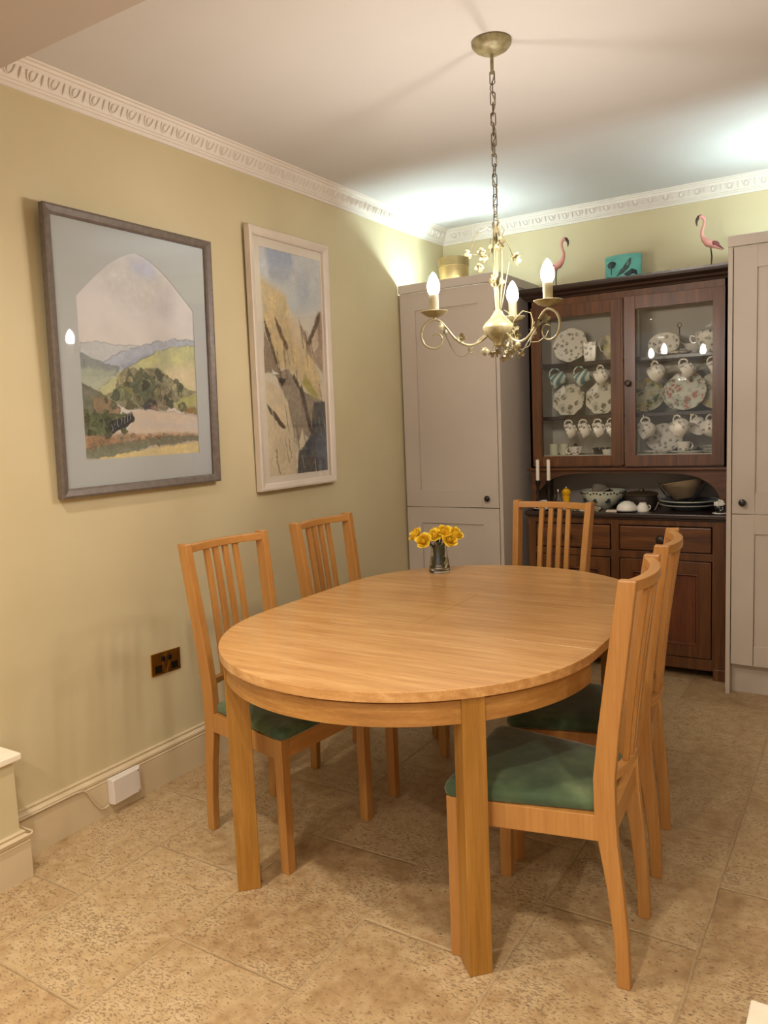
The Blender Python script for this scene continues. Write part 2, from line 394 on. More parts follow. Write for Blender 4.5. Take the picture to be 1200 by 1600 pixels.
# ------------------------------------------------------------------ chairs
def make_chair():
    t = thing('dining_chair', '', 'chair')
    def post(sg):
        b = MB(); rings = []
        for z, xc, dp, yo in ((0, .016, .031, .160), (.12, .021, .033, .161), (.25, .034, .038, .163), (.36, .049, .045, .165), (.43, .055, .050, .167),
                              (.52, .056, .050, .170), (.64, .044, .048, .174), (.78, .026, .046, .179), (.90, .010, .043, .184), (.998, -.003, .040, .188)):
            x0, x1 = xc-dp/2, xc+dp/2; y0, y1 = sorted((sg*yo, sg*(yo-.028)))
            rings.append([(x0, y0, z), (x1, y0, z), (x1, y1, z), (x0, y1, z)])
        b.loft(rings); return b
    for sg in (1, -1): post(sg).build('back_post', 'beech_v', t, bevel=.003)
    for sg in (1, -1):
        b = MB(); y0, y1 = sorted((sg*.212, sg*.178)); yb0, yb1 = sorted((sg*.211, sg*.178))
        b.loft([[(.405, yb0, 0), (.438, yb0, 0), (.438, yb1, 0), (.405, yb1, 0)], [(.402, y0, .43), (.438, y0, .43), (.438, y1, .43), (.402, y1, .43)]])
        b.build('front_leg', 'beech_v', t, bevel=.0025)
    b = MB(); b.box(.412, -.18, .365, .434, .18, .428); b.build('front_rail', 'beech_h', t, bevel=.002)
    b = MB(); b.box(.038, -.145, .365, .06, .145, .428); b.build('back_rail', 'beech_h', t, bevel=.002)
    for sg in (1, -1):
        b = MB(); q = [(.07, sg*.166), (.07, sg*.143), (.408, sg*.187), (.408, sg*.209)]
        b.prism(q, .365, .428); b.build('side_rail', 'beech_v', t, bevel=.002)
    # padded seat
    b = MB(); rings = []
    def outline(gr):
        x0, x1, yb, yf = .070-gr*.5, .447+gr, .150+gr, .214+gr; pts = []
        for cx, cy, a0 in ((x1-.03, yf-.03, 0), (x0+.015, yb-.015, PI/2), (x0+.015, -yb+.015, PI), (x1-.03, -yf+.03, 3*PI/2)):
            rr = .03 if cx > .2 else .015
            for k in range(5): q = a0+PI/2*k/4; pts.append((cx+rr*math.cos(q), cy+rr*math.sin(q)))
        return pts
    for gr, z in ((-.006, .428), (.001, .433), (.003, .444), (0, .453), (-.008, .460), (-.03, .465), (-.075, .470), (-.13, .472)):
        o = outline(0); c = (.26, 0); f = 1+gr/.2
        rings.append([(c[0]+(p[0]-c[0])*f, p[1]*f, z) for p in o])
    b.loft(rings, True, True); b.build('seat', 'green_velvet', t)
    # curved rails and slats
    def bow(yv, amt=.034): return -amt*(1-(yv/.165)**2)
    def rail(z0, z1, xc, half_w, th, amt, nm):
        b = MB(); rings = []
        for k in range(13):
            yv = -half_w+2*half_w*k/12; xb = xc+bow(yv, amt)
            rings.append([(xb-th/2, yv, z0), (xb+th/2, yv, z0), (xb+th/2, yv, z1), (xb-th/2, yv, z1)])
        b.loft(rings); b.build(nm, 'beech_h', t, bevel=.0025)
    rail(.966, .992, .004, .163, .026, .036, 'top_rail'); rail(.512, .534, .050, .145, .022, .030, 'lower_back_rail')
    for yv in (-.0645, -.0215, .0215, .0645):
        b = MB(); rings = []
        for k in range(7):
            q = k/6; z = .533+(.967-.533)*q; xc = .050+bow(yv, .030)+(.004+bow(yv, .036)-.050-bow(yv, .030))*q+.004*math.sin(PI*q)
            rings.append([(xc-.007, yv-.0105, z), (xc+.007, yv-.0105, z), (xc+.007, yv+.0105, z), (xc-.007, yv+.0105, z)])
        b.loft(rings); b.build('back_slat', 'beech_v', t, bevel=.002)
    return t
chair = make_chair()
CH = [((.432, -2.562), -5.5, 'wooden slat-back chair between the left wall and table, nearer the brass socket'),
      ((.446, -2.012), -1.0, 'slat-back wooden chair by the left wall, farther one, below the tall cliff painting'),
      ((1.866, -2.648), 184.6, 'nearest wooden chair at the right of the table, green seat fully visible'),
      ((1.821, -2.148), 187.2, 'wooden slat-back chair on the right of the table, tucked behind the nearest one'),
      ((1.148, -1.262), -97.0, 'wooden chair at the far end of the table, its back towards the brown dresser')]
for i, ((cx, cy), ang, lab) in enumerate(CH):
    o = chair if i == 0 else copy_tree(chair)
    o.location = (cx, cy, 0); o.rotation_euler = (0, 0, math.radians(ang)); tag(o, lab, 'chair', 'matching chairs around the dining table')
# ------------------------------------------------------------------ vase of roses
VX, VY = .810, -1.700
vz = thing('glass_vase', 'small flared clear glass vase of water standing on the oak table', 'vase', (VX, VY, TH+.0006))
outer = [(.040, 0), (.0445, .003), (.0445, .014), (.041, .04), (.036, .07), (.0335, .095), (.036, .118), (.040, .131)]
inner = [(.0385, .131), (.0345, .118), (.032, .095), (.0345, .07), (.0395, .04), (.042, .020), (.036, .015), (.001, .014)]
MB().lathe(outer+inner, 32).build('vase_wall', 'clear_glass', vz)
MB().lathe([(.001, .0145), (.0355, .0155), (.0412, .0205), (.0388, .04), (.0348, .066), (.001, .066)], 28).build('water', 'water', vz)
def rose_head(rr, seed):
    """wrapped bud with rings of cupped petals whose rims roll outwards"""
    rnd = random.Random(seed); b = MB()
    b.ball((0, 0, .010), .006, 10, 8, (1, 1, 1.6))
    for lay, (n, rb, rm, rt, h) in enumerate(((2, .002, .0050, .0015, .029), (2, .003, .0080, .0045, .031), (3, .004, .0110, .0080, .032), (3, .005, .0145, .0118, .032), (4, .006, .0182, .0162, .031), (5, .007, .0222, .0215, .028), (5, .008, .0252, .0275, .022))):
        for k in range(n):
            a0 = 2*PI*k/n+lay*.9+rnd.uniform(-.2, .2); wd = PI/n*1.35; hh = h*rnd.uniform(.93, 1.05); g = []
            for i in range(7):
                v = i/6
                for j in range(7):
                    u = (j/6-.5)*2; w_ = wd*math.sin(PI*(.12+.70*v))**.7; q = a0+u*w_
                    r = rb+(rm-rb)*math.sin(min(1, v*1.35)*PI/2) if v < .72 else rm+(rt-rm)*((v-.72)/.28)
                    r += .0008*lay*v**4*(1+math.cos(2*u))+.0008*math.sin(3*q+lay); z = -.006+hh*v-(.010*u*u*v*v)-(.004*lay*.5*max(0, v-.8)*5*.25)
                    g.append((r*math.cos(q)*rr, r*math.sin(q)*rr, z*rr))
            b.add(g, [(i*7+j, i*7+j+1, (i+1)*7+j+1, (i+1)*7+j) for i in range(6) for j in range(6)], True)
    return b
RV, DV = Vector((.847, .532, 0)), Vector((-.532, .847, 0))
HEADS = [((-.098, .012, .162), (-1.0, -.25, .55), 'rose at the far left of the bunch, facing left'), ((-.066, -.030, .142), (-.30, -.95, .35), 'rose drooping forward, second from the left of the bunch'),
         ((-.018, -.012, .160), (-.15, -.75, .70), 'rose in the middle of the bunch, above the vase mouth'), ((.024, -.005, .174), (.10, -.7, .75), 'tallest rose of the bunch, right of the middle'),
         ((.074, .000, .162), (.65, -.6, .6), 'rose at the far right of the bunch'), ((.046, -.028, .142), (.35, -.95, .15), 'rose leaning forward below the tallest one'),
         ((.004, .040, .168), (.1, .6, .9), 'rose half hidden at the back of the bunch')]
for i, (p, d, lab) in enumerate(HEADS):
    t = thing('yellow_rose', 'yellow '+lab, 'flower', (VX, VY, TH), 0, 'yellow roses in the glass vase')
    P = RV*p[0]+DV*p[1]+Vector((0, 0, p[2])); d = (RV*d[0]+DV*d[1]+Vector((0, 0, d[2]+.35))).normalized()
    mat4 = Matrix.Translation(P) @ d.to_track_quat('Z', 'Y').to_matrix().to_4x4() @ Matrix.Translation((0, 0, -.010))
    b = rose_head(1.02, i); b.v = [tuple(mat4 @ Vector(q)) for q in b.v]; b.build('bloom', 'rose_yellow', t, flat=True)
    b = MB()
    for m in range(5):
        q = 2*PI*m/5+i; g = [(0, 0, -.008), (.009*math.cos(q+.35), .009*math.sin(q+.35), -.006), (.022*math.cos(q), .022*math.sin(q), -.004), (.009*math.cos(q-.35), .009*math.sin(q-.35), -.006)]; b.add(g, [(0, 1, 2, 3)])
    b.v = [tuple(mat4 @ Vector(q)) for q in b.v]; b.build('sepals', 'rose_leaf', t, flat=True)
    foot = RV*(-.024*math.copysign(1, p[0])*(.5+.07*i))+DV*(.020*math.sin(i*2.1))+Vector((0, 0, .0185)); neck = RV*(p[0]*.12)+DV*(p[1]*.15)+Vector((0, 0, .125))
    pts = []
    for k in range(11):
        q = k/10; pts.append(foot*(1-q)**2+neck*2*q*(1-q)+(P-d*.014)*q*q)
    MB().tube([tuple(q) for q in pts], .0036, 7).build('stem', 'rose_stem', t)
    for m in range(4):          # leaves pressed upright inside the glass
        q0 = i*.9+m*1.57; ra, rb_ = .010+.004*m, .024; z0_ = .030+.012*m; g = []
        for a_ in range(5):
            v = a_/4; wd = .013*math.sin(PI*min(1, .12+v*.85)); rr_ = ra+(rb_-ra)*v*.8; c1 = Vector((rr_*math.cos(q0), rr_*math.sin(q0), z0_+.055*v)); sd = Vector((-math.sin(q0), math.cos(q0), 0))
            g += [tuple(c1-sd*wd), tuple(c1+Vector((.001, 0, 0))), tuple(c1+sd*wd)]
        MB().add(g, [(a_*3+j, a_*3+j+1, a_*3+j+4, a_*3+j+3) for a_ in range(4) for j in range(2)], True).build('leaf', 'rose_leaf', t, flat=True)
    for m in range(5):
        c0 = pts[2+m*2 if m < 4 else 7]; an = i*1.3+m*2.2; out = .028 if m > 1 else .014
        dirv = Vector((math.cos(an), math.sin(an), .5 if m < 3 else .15)).normalized(); sd = dirv.cross(Vector((0, 0, 1))).normalized(); g = []
        if m < 3: out = .018
        for a_ in range(5):
            q = a_/4; wd = out*.38*math.sin(PI*min(1, q*.9+.08)); c1 = c0+dirv*out*q-Vector((0, 0, .006*q*q))
            g += [tuple(c1-sd*wd), tuple(c1-Vector((0, 0, .0015))), tuple(c1+sd*wd)]
        MB().add(g, [(a_*3+j, a_*3+j+1, a_*3+j+4, a_*3+j+3) for a_ in range(4) for j in range(2)], True).build('leaf', 'rose_leaf', t, flat=True)
# ------------------------------------------------------------------ tall cupboards
def shaker_door(parent, x0, x1, z0, z1, yf, stile=.098, top=None, bot=None, mat='cupboard_paint'):
    top = top or stile; bot = bot or stile
    b = MB()
    b.box(x0, yf, z0, x0+stile, yf+.02, z1); b.box(x1-stile, yf, z0, x1, yf+.02, z1)
    b.box(x0+stile, yf, z1-top, x1-stile, yf+.02, z1); b.box(x0+stile, yf, z0, x1-stile, yf+.02, z0+bot)
    d = b.build('door', mat, parent, bevel=.0012)
    MB().box(x0+stile-.003, yf+.009, z0+bot-.003, x1-stile+.003, yf+.018, z1-top+.003).build('door_panel', mat, d)
    return d
def knob(parent, x, y, z, mat='black_knob', s=1.0):
    b = MB().lathe([(.007*s, 0), (.006*s, .008*s), (.008*s, .012*s), (.0155*s, .016*s), (.017*s, .022*s), (.014*s, .028*s), (.006*s, .031*s)], 20)
    b.v = [(x+v[0], y-v[2], z+v[1]) for v in b.v]; return b.build('knob', mat, parent)
def cupboard(x0, x1, endx, label, knob_x):
    """tall unit between x0 and x1, end panel at endx (tuple)"""
    t = thing('tall_cupboard', label, 'cupboard')
    MB().box(x0, -.566, .15, x1, -.003, 2.100).build('body', 'cupboard_paint', t)
    MB().box(x0, -.535, 0, x1, -.515, .149).build('plinth', 'cupboard_paint', t)
    MB().box(endx[0], -.588, 0, endx[1], -.003, 2.100).build('end_panel', 'cupboard_paint', t, bevel=.0012)
    du = shaker_door(t, x0+.002, x1-.002, .879, 2.094, -.588, .098)
    dl = shaker_door(t, x0+.002, x1-.002, .152, .875, -.588, .098, .092, .096)
    knob(du, knob_x, -.588, .932)
    X0, X1 = min(x0, endx[0]), max(x1, endx[1])
    b = MB(); b.box(X0, -.598, 2.098, X1+(.008 if endx[0] > x0 else 0), -.574, 2.145)
    if endx[0] > x0: b.box(X1-.018, -.574, 2.098, X1+.008, -.003, 2.145)
    else: b.box(X0, -.574, 2.098, X0+.018, -.003, 2.145)
    b.build('top_moulding', 'cupboard_paint', t, bevel=.0015)
    return t
cupboard(.010, .600, (.602, .622), 'tall taupe panelled cupboard against the left wall, behind the chandelier', .536)
cupboard(1.779, 2.375, (1.757, 1.777), 'tall taupe panelled cupboard cut off by the right edge, beside the dresser', 1.828)
for xa, xb, lab in ((.04, .58, 'slim white strip light lying on top of the left cupboard'), (1.80, 2.36, 'slim white strip light lying on top of the right cupboard')):
    t = thing('strip_light', lab, 'light', ((xa+xb)/2, -.52, 2.1005)); h = (xb-xa)/2
    MB().box(-h, -.012, 0, h, .012, .006).build('housing', 'white_plastic', t)
    b = MB().box(-h+.01, -.008, .0062, h-.01, .008, .011); b.build('diffuser', 'led_diffuser', t)
# ------------------------------------------------------------------ pictures
def vnoise(U, V, sc, seed):
    r = np.random.RandomState(seed); g = r.rand(64, 64); x = U*sc; y = V*sc
    xi = np.floor(x).astype(int); yi = np.floor(y).astype(int); fx = x-xi; fy = y-yi; fx = fx*fx*(3-2*fx); fy = fy*fy*(3-2*fy)
    G = lambda i, j: g[i % 64, j % 64]
    return (G(xi, yi)*(1-fx)*(1-fy)+G(xi+1, yi)*fx*(1-fy)+G(xi, yi+1)*(1-fx)*fy+G(xi+1, yi+1)*fx*fy)
def fbm(U, V, sc, seed): return .5*vnoise(U, V, sc, seed)+.3*vnoise(U, V, sc*2.3, seed+1)+.2*vnoise(U, V, sc*5.1, seed+2)
def inpoly(U, V, poly):
    m = np.zeros(U.shape, bool); n = len(poly)
    for i in range(n):
        x0, y0 = poly[i]; x1, y1 = poly[(i+1) % n]
        if y0 == y1: continue
        c = ((y0 > V) != (y1 > V)) & (U < (x1-x0)*(V-y0)/(y1-y0)+x0); m ^= c
    return m
def paint(W, Hh, nx, ny, base, layers, seed):
    u, v = np.meshgrid((np.arange(nx)+.5)/nx, (np.arange(ny)+.5)/ny); k = Hh/W
    img = np.zeros((ny, nx, 3)); n0 = fbm(u, v*k, 4, seed)
    for i in range(3): img[..., i] = base[0][i]*(1-v)+base[1][i]*v
    img *= (.94+.12*n0)[..., None]
    wx = (fbm(u, v*k, 14, seed+5)-.5)*.05+(fbm(u, v*k, 45, seed+6)-.5)*.022; wy = (fbm(u, v*k, 14, seed+9)-.5)*.05+(fbm(u, v*k, 45, seed+8)-.5)*.022
    for li, (poly, col, var, soft) in enumerate(layers):
        f = np.zeros(u.shape)
        offs = [(0, 0)] if soft == 0 else [(soft*math.cos(q), soft*math.sin(q)) for q in np.arange(0, 6.2, .7)]+[(soft*.5*math.cos(q), soft*.5*math.sin(q)) for q in np.arange(0, 6.2, 1.5)]
        for ox, oy in offs: f += inpoly(u+wx*.6+ox, v+wy/k*.6+oy, poly)
        f /= len(offs)
        n1 = fbm(u*1.0+.37*li, v*k, 9, seed+20+li); n2 = fbm(u, v*k, 30, seed+50+li)
        sh = 1+var*((n1-.5)*1.6+(n2-.5)*.9)
        lay = np.array(col)[None, None, :]*sh[..., None]
        n3 = fbm(u, v*k, 62, seed+80+li); sh = sh*(1+var*.9*(n3-.5)); lay = np.array(col)[None, None, :]*sh[..., None]; f = f*np.clip(.62+.5*n1, 0, 1); img = img*(1-f[..., None])+lay*f[..., None]
        if soft < .006:      # darker pooled pigment on the edges
            e = np.abs(np.gradient(f, axis=0))+np.abs(np.gradient(f, axis=1)); img *= (1-.28*np.clip(e, 0, 1)*(n1 > .42))[..., None]
    return np.clip(img, 0, 1)
a = N('watercolour'); vc = a.n('VertexColor', layer_name='pigment'); a.base(vc.outputs[0]); a.p(Roughness=.8); M['watercolour'] = a.m
def canvas(parent, W, Hh, nx, ny, img, keep=None):
    """painted sheet in local (y, z), facing +x; one face per dab"""
    ys = np.linspace(0, W, nx+1); zs = np.linspace(0, Hh, ny+1)
    Y, Z = np.meshgrid(ys, zs); vs = np.stack([np.zeros_like(Y), Y, Z], -1).reshape(-1, 3)
    i, j = np.meshgrid(np.arange(nx), np.arange(ny)); a_ = (j*(nx+1)+i); fs = np.stack([a_, a_+1, a_+nx+2, a_+nx+1], -1)
    me = bpy.data.meshes.new('painting'); F = fs.reshape(-1, 4)
    me.vertices.add(len(vs)); me.vertices.foreach_set('co', vs.ravel())
    me.loops.add(F.size); me.loops.foreach_set('vertex_index', F.ravel().astype(np.int32))
    me.polygons.add(len(F)); me.polygons.foreach_set('loop_start', np.arange(0, F.size, 4, dtype=np.int32)); me.polygons.foreach_set('loop_total', np.full(len(F), 4, np.int32))
    me.update()
    rgb = np.where(img <= .04045, img/12.92, ((img+.055)/1.055)**2.4).reshape(-1, 3)
    ca = me.color_attributes.new('pigment', 'FLOAT_COLOR', 'CORNER')
    d = np.ones((F.size, 4)); d[:, :3] = np.repeat(rgb, 4, axis=0); ca.data.foreach_set('color', d.ravel())
    me.materials.append(M['watercolour']); me.validate()
    o = bpy.data.objects.new('painting', me); COL.objects.link(o); o.parent = parent; return o
P1 = {'far': [(0.012, 0.544), (0.11, 0.554), (0.25, 0.543), (0.51, 0.552), (0.647, 0.58), (0.819, 0.599), (1.019, 0.604), (0.991, 0.381), (-0.013, 0.363)],
'mid': [(0.181, 0.467), (0.342, 0.514), (0.549, 0.559), (0.819, 0.599), (1.018, 0.599), (0.998, 0.438), (0.174, 0.417)],
'slope': [(-0.022, 0.502), (0.115, 0.475), (0.305, 0.436), (0.291, 0.394), (-0.017, 0.388)],
'band': [(0.306, 0.441), (0.446, 0.487), (0.641, 0.531), (0.58, 0.507), (0.423, 0.444), (0.348, 0.421)],
'valley': [(-0.023, 0.432), (0.286, 0.42), (0.21, 0.367), (0.119, 0.316), (-0.015, 0.344)],
'green': [(0.119, 0.321), (0.21, 0.372), (0.386, 0.443), (0.501, 0.483), (0.641, 0.531), (0.803, 0.557), (1.026, 0.573), (1.009, 0.266), (0.112, 0.265)],
'pale': [(0.627, 0.428), (1.025, 0.484), (1.025, 0.324), (0.77, 0.377)],
'trees': [(0.158, 0.301), (0.266, 0.337), (0.291, 0.394), (0.349, 0.432), (0.423, 0.444), (0.466, 0.424), (0.571, 0.438), (0.648, 0.44), (0.723, 0.409), (0.791, 0.383), (0.869, 0.345), (1.005, 0.324), (0.765, 0.266), (0.7, 0.233), (0.386, 0.234), (0.239, 0.266)],
'dk': [(0.409, 0.339), (0.45, 0.377), (0.564, 0.384), (0.657, 0.353), (0.61, 0.293), (0.51, 0.266), (0.421, 0.292)],
'blk': [(0.471, 0.25), (0.551, 0.287), (0.608, 0.282), (0.612, 0.233), (0.506, 0.234)],
'lhill': [(-0.021, 0.363), (0.065, 0.342), (0.159, 0.306), (0.298, 0.245), (0.293, 0.214), (0.229, 0.189), (-0.039, 0.167)],
'field': [(0.074, 0.29), (0.2, 0.291), (0.305, 0.234), (0.266, 0.209), (0.09, 0.225)],
'rgreen': [(0.763, 0.249), (0.863, 0.3), (1.035, 0.318), (1.031, 0.203), (0.802, 0.232)],
'water': [(0.288, 0.11), (0.406, 0.181), (0.394, 0.229), (0.7, 0.227), (1.022, 0.197), (1.02, 0.092), (0.304, 0.094)],
'ltrees': [(-0.025, 0.216), (0.293, 0.214), (0.393, 0.224), (0.406, 0.181), (0.293, 0.146), (0.202, 0.117), (0.008, 0.102), (-0.03, 0.118)],
'fence': [(0.196, 0.169), (0.393, 0.218), (0.407, 0.187), (0.292, 0.136), (0.211, 0.122)],
'rust': [(-0.024, 0.117), (0.219, 0.117), (0.491, 0.116), (0.746, 0.118), (1.021, 0.104), (1.015, 0.057), (0.482, 0.051), (-0.022, 0.018)],
'dband': [(-0.027, 0.053), (0.393, 0.081), (0.683, 0.1), (1.02, 0.092), (1.015, 0.06), (0.578, 0.054), (0.294, 0.016), (-0.024, 0.003)],
'yel': [(-0.025, -0.005), (0.386, 0.028), (0.677, 0.051), (1.024, 0.052), (1.035, -0.034), (-0.027, -0.032)]}
L1 = [([(.2, .78), (.45, .70), (.75, .76), (.9, .9), (.5, 1.02), (.2, .9)], (.80, .80, .80), .1, .05), ([(.42, .97), (.62, .97), (.7, .9), (.5, .88)], (.72, .75, .86), .1, .03),
      ([(.66, .72), (.78, .70), (.84, .78), (.80, .86), (.68, .84)], (.76, .74, .77), .1, .04),
      (P1['far'], (.72, .75, .77), .12, .002), (P1['mid'], (.64, .68, .76), .14, .003), (P1['slope'], (.47, .51, .51), .25, .002), (P1['band'], (.54, .57, .66), .15, .01),
      (P1['valley'], (.64, .68, .60), .12, .01), (P1['green'], (.72, .73, .50), .16, .002), (P1['pale'], (.83, .77, .62), .12, .03), (P1['trees'], (.47, .47, .38), .5, .002),
      ([(.3, .3), (.33, .38), (.40, .42), (.45, .38), (.42, .3)], (.46, .46, .30), .4, .004), (P1['dk'], (.30, .34, .27), .6, .006), ([(.60, .25), (.63, .33), (.72, .35), (.78, .30), (.72, .24)], (.50, .46, .38), .4, .004),
      (P1['blk'], (.18, .18, .22), .6, .004), ([(.55, .245), (.6, .265), (.62, .235), (.56, .235)], (.66, .52, .47), .2, .002), (P1['lhill'], (.34, .36, .29), .4, .002), (P1['field'], (.56, .46, .36), .25, .004), (P1['rgreen'], (.62, .63, .38), .2, .004),
      ([(.86, .215), (.92, .25), (.99, .245), (1.02, .21)], (.56, .42, .26), .4, .006), (P1['water'], (.82, .75, .67), .08, .003), ([(.45, .16), (.7, .14), (1.0, .13), (1.0, .155), (.7, .165), (.47, .18)], (.77, .74, .72), .05, .015),
      (P1['ltrees'], (.28, .32, .22), .5, .004), (P1['fence'], (.12, .13, .15), .5, .002), (P1['rust'], (.63, .51, .39), .4, .008), ([(-.02, .03), (-.02, .11), (.2, .11), (.3, .07)], (.57, .44, .33), .6, .01), (P1['dband'], (.40, .43, .36), .35, .004), (P1['yel'], (.82, .74, .50), .15, .003)]
for k in range(7):
    x0 = .215+k*.026; z0 = .128+k*.010; L1.append(([(x0, z0), (x0+.006, z0), (x0+.008, z0+.035), (x0+.002, z0+.035)], (.62, .63, .66), .1, 0))
rp = random.Random(11)
def dab(u, v, r, col, var=.4):
    return ([(u+r*(1+.3*math.sin(3*q+u*40))*math.cos(q), v+r*.75*(1+.3*math.cos(2*q+v*50))*math.sin(q)) for q in [2*PI*k/9 for k in range(9)]], col, var, 0)
for k in range(70):
    u = rp.uniform(.17, .86); top = .30+.13*math.sin(PI*min(1, max(0, (u-.12)/.85)))**.8; v = rp.uniform(.245, top); g = rp.uniform(.75, 1.3)
    L1.append(dab(u, v, rp.uniform(.012, .038), rp.choice([(.40*g, .41*g, .29*g), (.33*g, .36*g, .27*g), (.50*g, .48*g, .36*g), (.24*g, .27*g, .22*g)])))
for k in range(34):
    u = rp.uniform(-.02, .36); v = rp.uniform(.11, .235-.10*abs(u-.12)); g = rp.uniform(.7, 1.3)
    L1.append(dab(u, v, rp.uniform(.010, .030), rp.choice([(.27*g, .31*g, .21*g), (.36*g, .37*g, .25*g), (.20*g, .22*g, .18*g)])))
for k in range(26): L1.append(dab(rp.uniform(0, 1), rp.uniform(.05, .11), rp.uniform(.006, .016), rp.choice([(.58, .44, .30), (.50, .42, .32), (.66, .56, .44)])))
L1 += [l for l in L1 if l[0] is P1['fence']]+[l for l in L1 if len(l[0]) == 4 and l[1] == (.62, .63, .66)]
P2 = {'blue1': [(0.173, 1.009), (0.487, 1.012), (0.503, 0.945), (0.242, 0.936)], 'blue2': [(0.126, 0.913), (0.47, 0.927), (0.491, 0.88), (0.145, 0.868)],
'sky': [(-0.065, 1.029), (1.052, 1.031), (1.002, 0.765), (0.518, 0.711), (0.389, 0.81), (-0.045, 0.864)],
'yellow': [(0.009, 0.868), (0.389, 0.81), (0.457, 0.709), (0.712, 0.602), (0.913, 0.471), (0.955, 0.341), (0.67, 0.383), (0.469, 0.464), (0.184, 0.5), (0.035, 0.661)],
'rrock': [(0.58, 0.722), (0.76, 0.604), (0.935, 0.762), (1.035, 0.766), (0.98, 0.472), (0.734, 0.552)], 'crack': [(0.211, 0.707), (0.402, 0.577), (0.364, 0.564), (0.217, 0.668)],
'lrock': [(0.03, 0.638), (0.187, 0.516), (0.34, 0.414), (0.279, 0.401), (0.147, 0.46), (-0.02, 0.457)],
'mrock': [(0.176, 0.46), (0.383, 0.479), (0.607, 0.383), (0.761, 0.358), (0.987, 0.333), (0.977, 0.28), (0.691, 0.162), (0.629, 0.171), (0.575, 0.214), (0.461, 0.107), (0.354, 0.332), (0.224, 0.412)],
'dark': [(0.788, 0.332), (1.021, 0.333), (1.02, -0.021), (0.441, -0.016), (0.488, 0.089), (0.726, 0.178)], 'pale': [(-0.011, 0.434), (0.275, 0.381), (0.451, 0.216), (0.457, -0.02), (-0.067, -.02)],
'streak': [(0.009, 0.324), (0.168, 0.275), (0.3, 0.209), (0.242, 0.214), (0.056, 0.284)], 'crack2': [(0.2, 0.436), (0.345, 0.438), (0.278, 0.397)],
'crack3': [(0.712, 0.602), (0.969, 0.763), (0.979, 0.73), (0.774, 0.596)], 'crack4': [(0.598, 0.416), (0.759, 0.178), (0.71, 0.179), (0.56, 0.382)], 'ygreen': [(0.655, 0.467), (0.906, 0.35), (0.792, 0.35), (0.614, 0.416)]}
L2 = [(P2['sky'], (.76, .78, .80), .10, .03), ([(.1, 1.03), (.5, 1.03), (.55, .93), (.15, .91)], (.58, .63, .73), .15, .03), (P2['blue2'], (.60, .64, .72), .2, .03), ([(.6, .93), (.8, .93), (.8, .78), (.58, .78)], (.68, .71, .76), .12, .04),
      (P2['yellow'], (.82, .71, .50), .2, .015), ([(.40, .75), (.6, .70), (.8, .6), (.7, .55), (.5, .6)], (.88, .80, .66), .08, .03), (P2['rrock'], (.58, .48, .39), .35, .008), ([(.78, .62), (.92, .74), (.93, .60), (.84, .55)], (.80, .71, .60), .15, .005),
      (P2['lrock'], (.50, .43, .34), .3, .004), (P2['pale'], (.84, .76, .61), .12, .006), (P2['mrock'], (.52, .46, .39), .35, .003), (P2['ygreen'], (.62, .58, .30), .2, .01), (P2['dark'], (.20, .21, .24), .5, .006),
      ([(.8, .15), (1.02, .25), (1.02, 0), (.8, 0)], (.33, .35, .40), .3, .02), (P2['crack'], (.36, .28, .2), .6, .005), (P2['crack2'], (.14, .12, .11), .4, .004), (P2['crack3'], (.34, .27, .22), .5, .005), (P2['crack4'], (.27, .22, .18), .5, .004), (P2['streak'], (.25, .21, .17), .5, .003),
      ([(.03, .70), (.10, .64), (.22, .50), (.19, .50), (.05, .64)], (.30, .24, .18), .5, .002), ([(.47, .46), (.62, .37), (.60, .36), (.45, .44)], (.3, .25, .2), .5, .002), ([(.44, .22), (.47, .12), (.46, 0), (.44, 0), (.44, .1)], (.92, .88, .78), .1, .002),
      ([(.13, .475), (.24, .455), (.13, .45)], (.95, .93, .88), .05, .001)]
for k in range(46):
    u = rp.uniform(.05, .95); v = rp.uniform(.02, .72); l_ = rp.uniform(.05, .14); w_ = rp.uniform(.004, .012); g = rp.uniform(.8, 1.2)
    L2.append(([(u, v), (u+w_, v+.003), (u+l_*.42+w_, v-l_), (u+l_*.42, v-l_)], rp.choice([(.42*g, .35*g, .26*g), (.62*g, .54*g, .40*g), (.88, .82, .70), (.50*g, .44*g, .34*g)]), .3, .004))
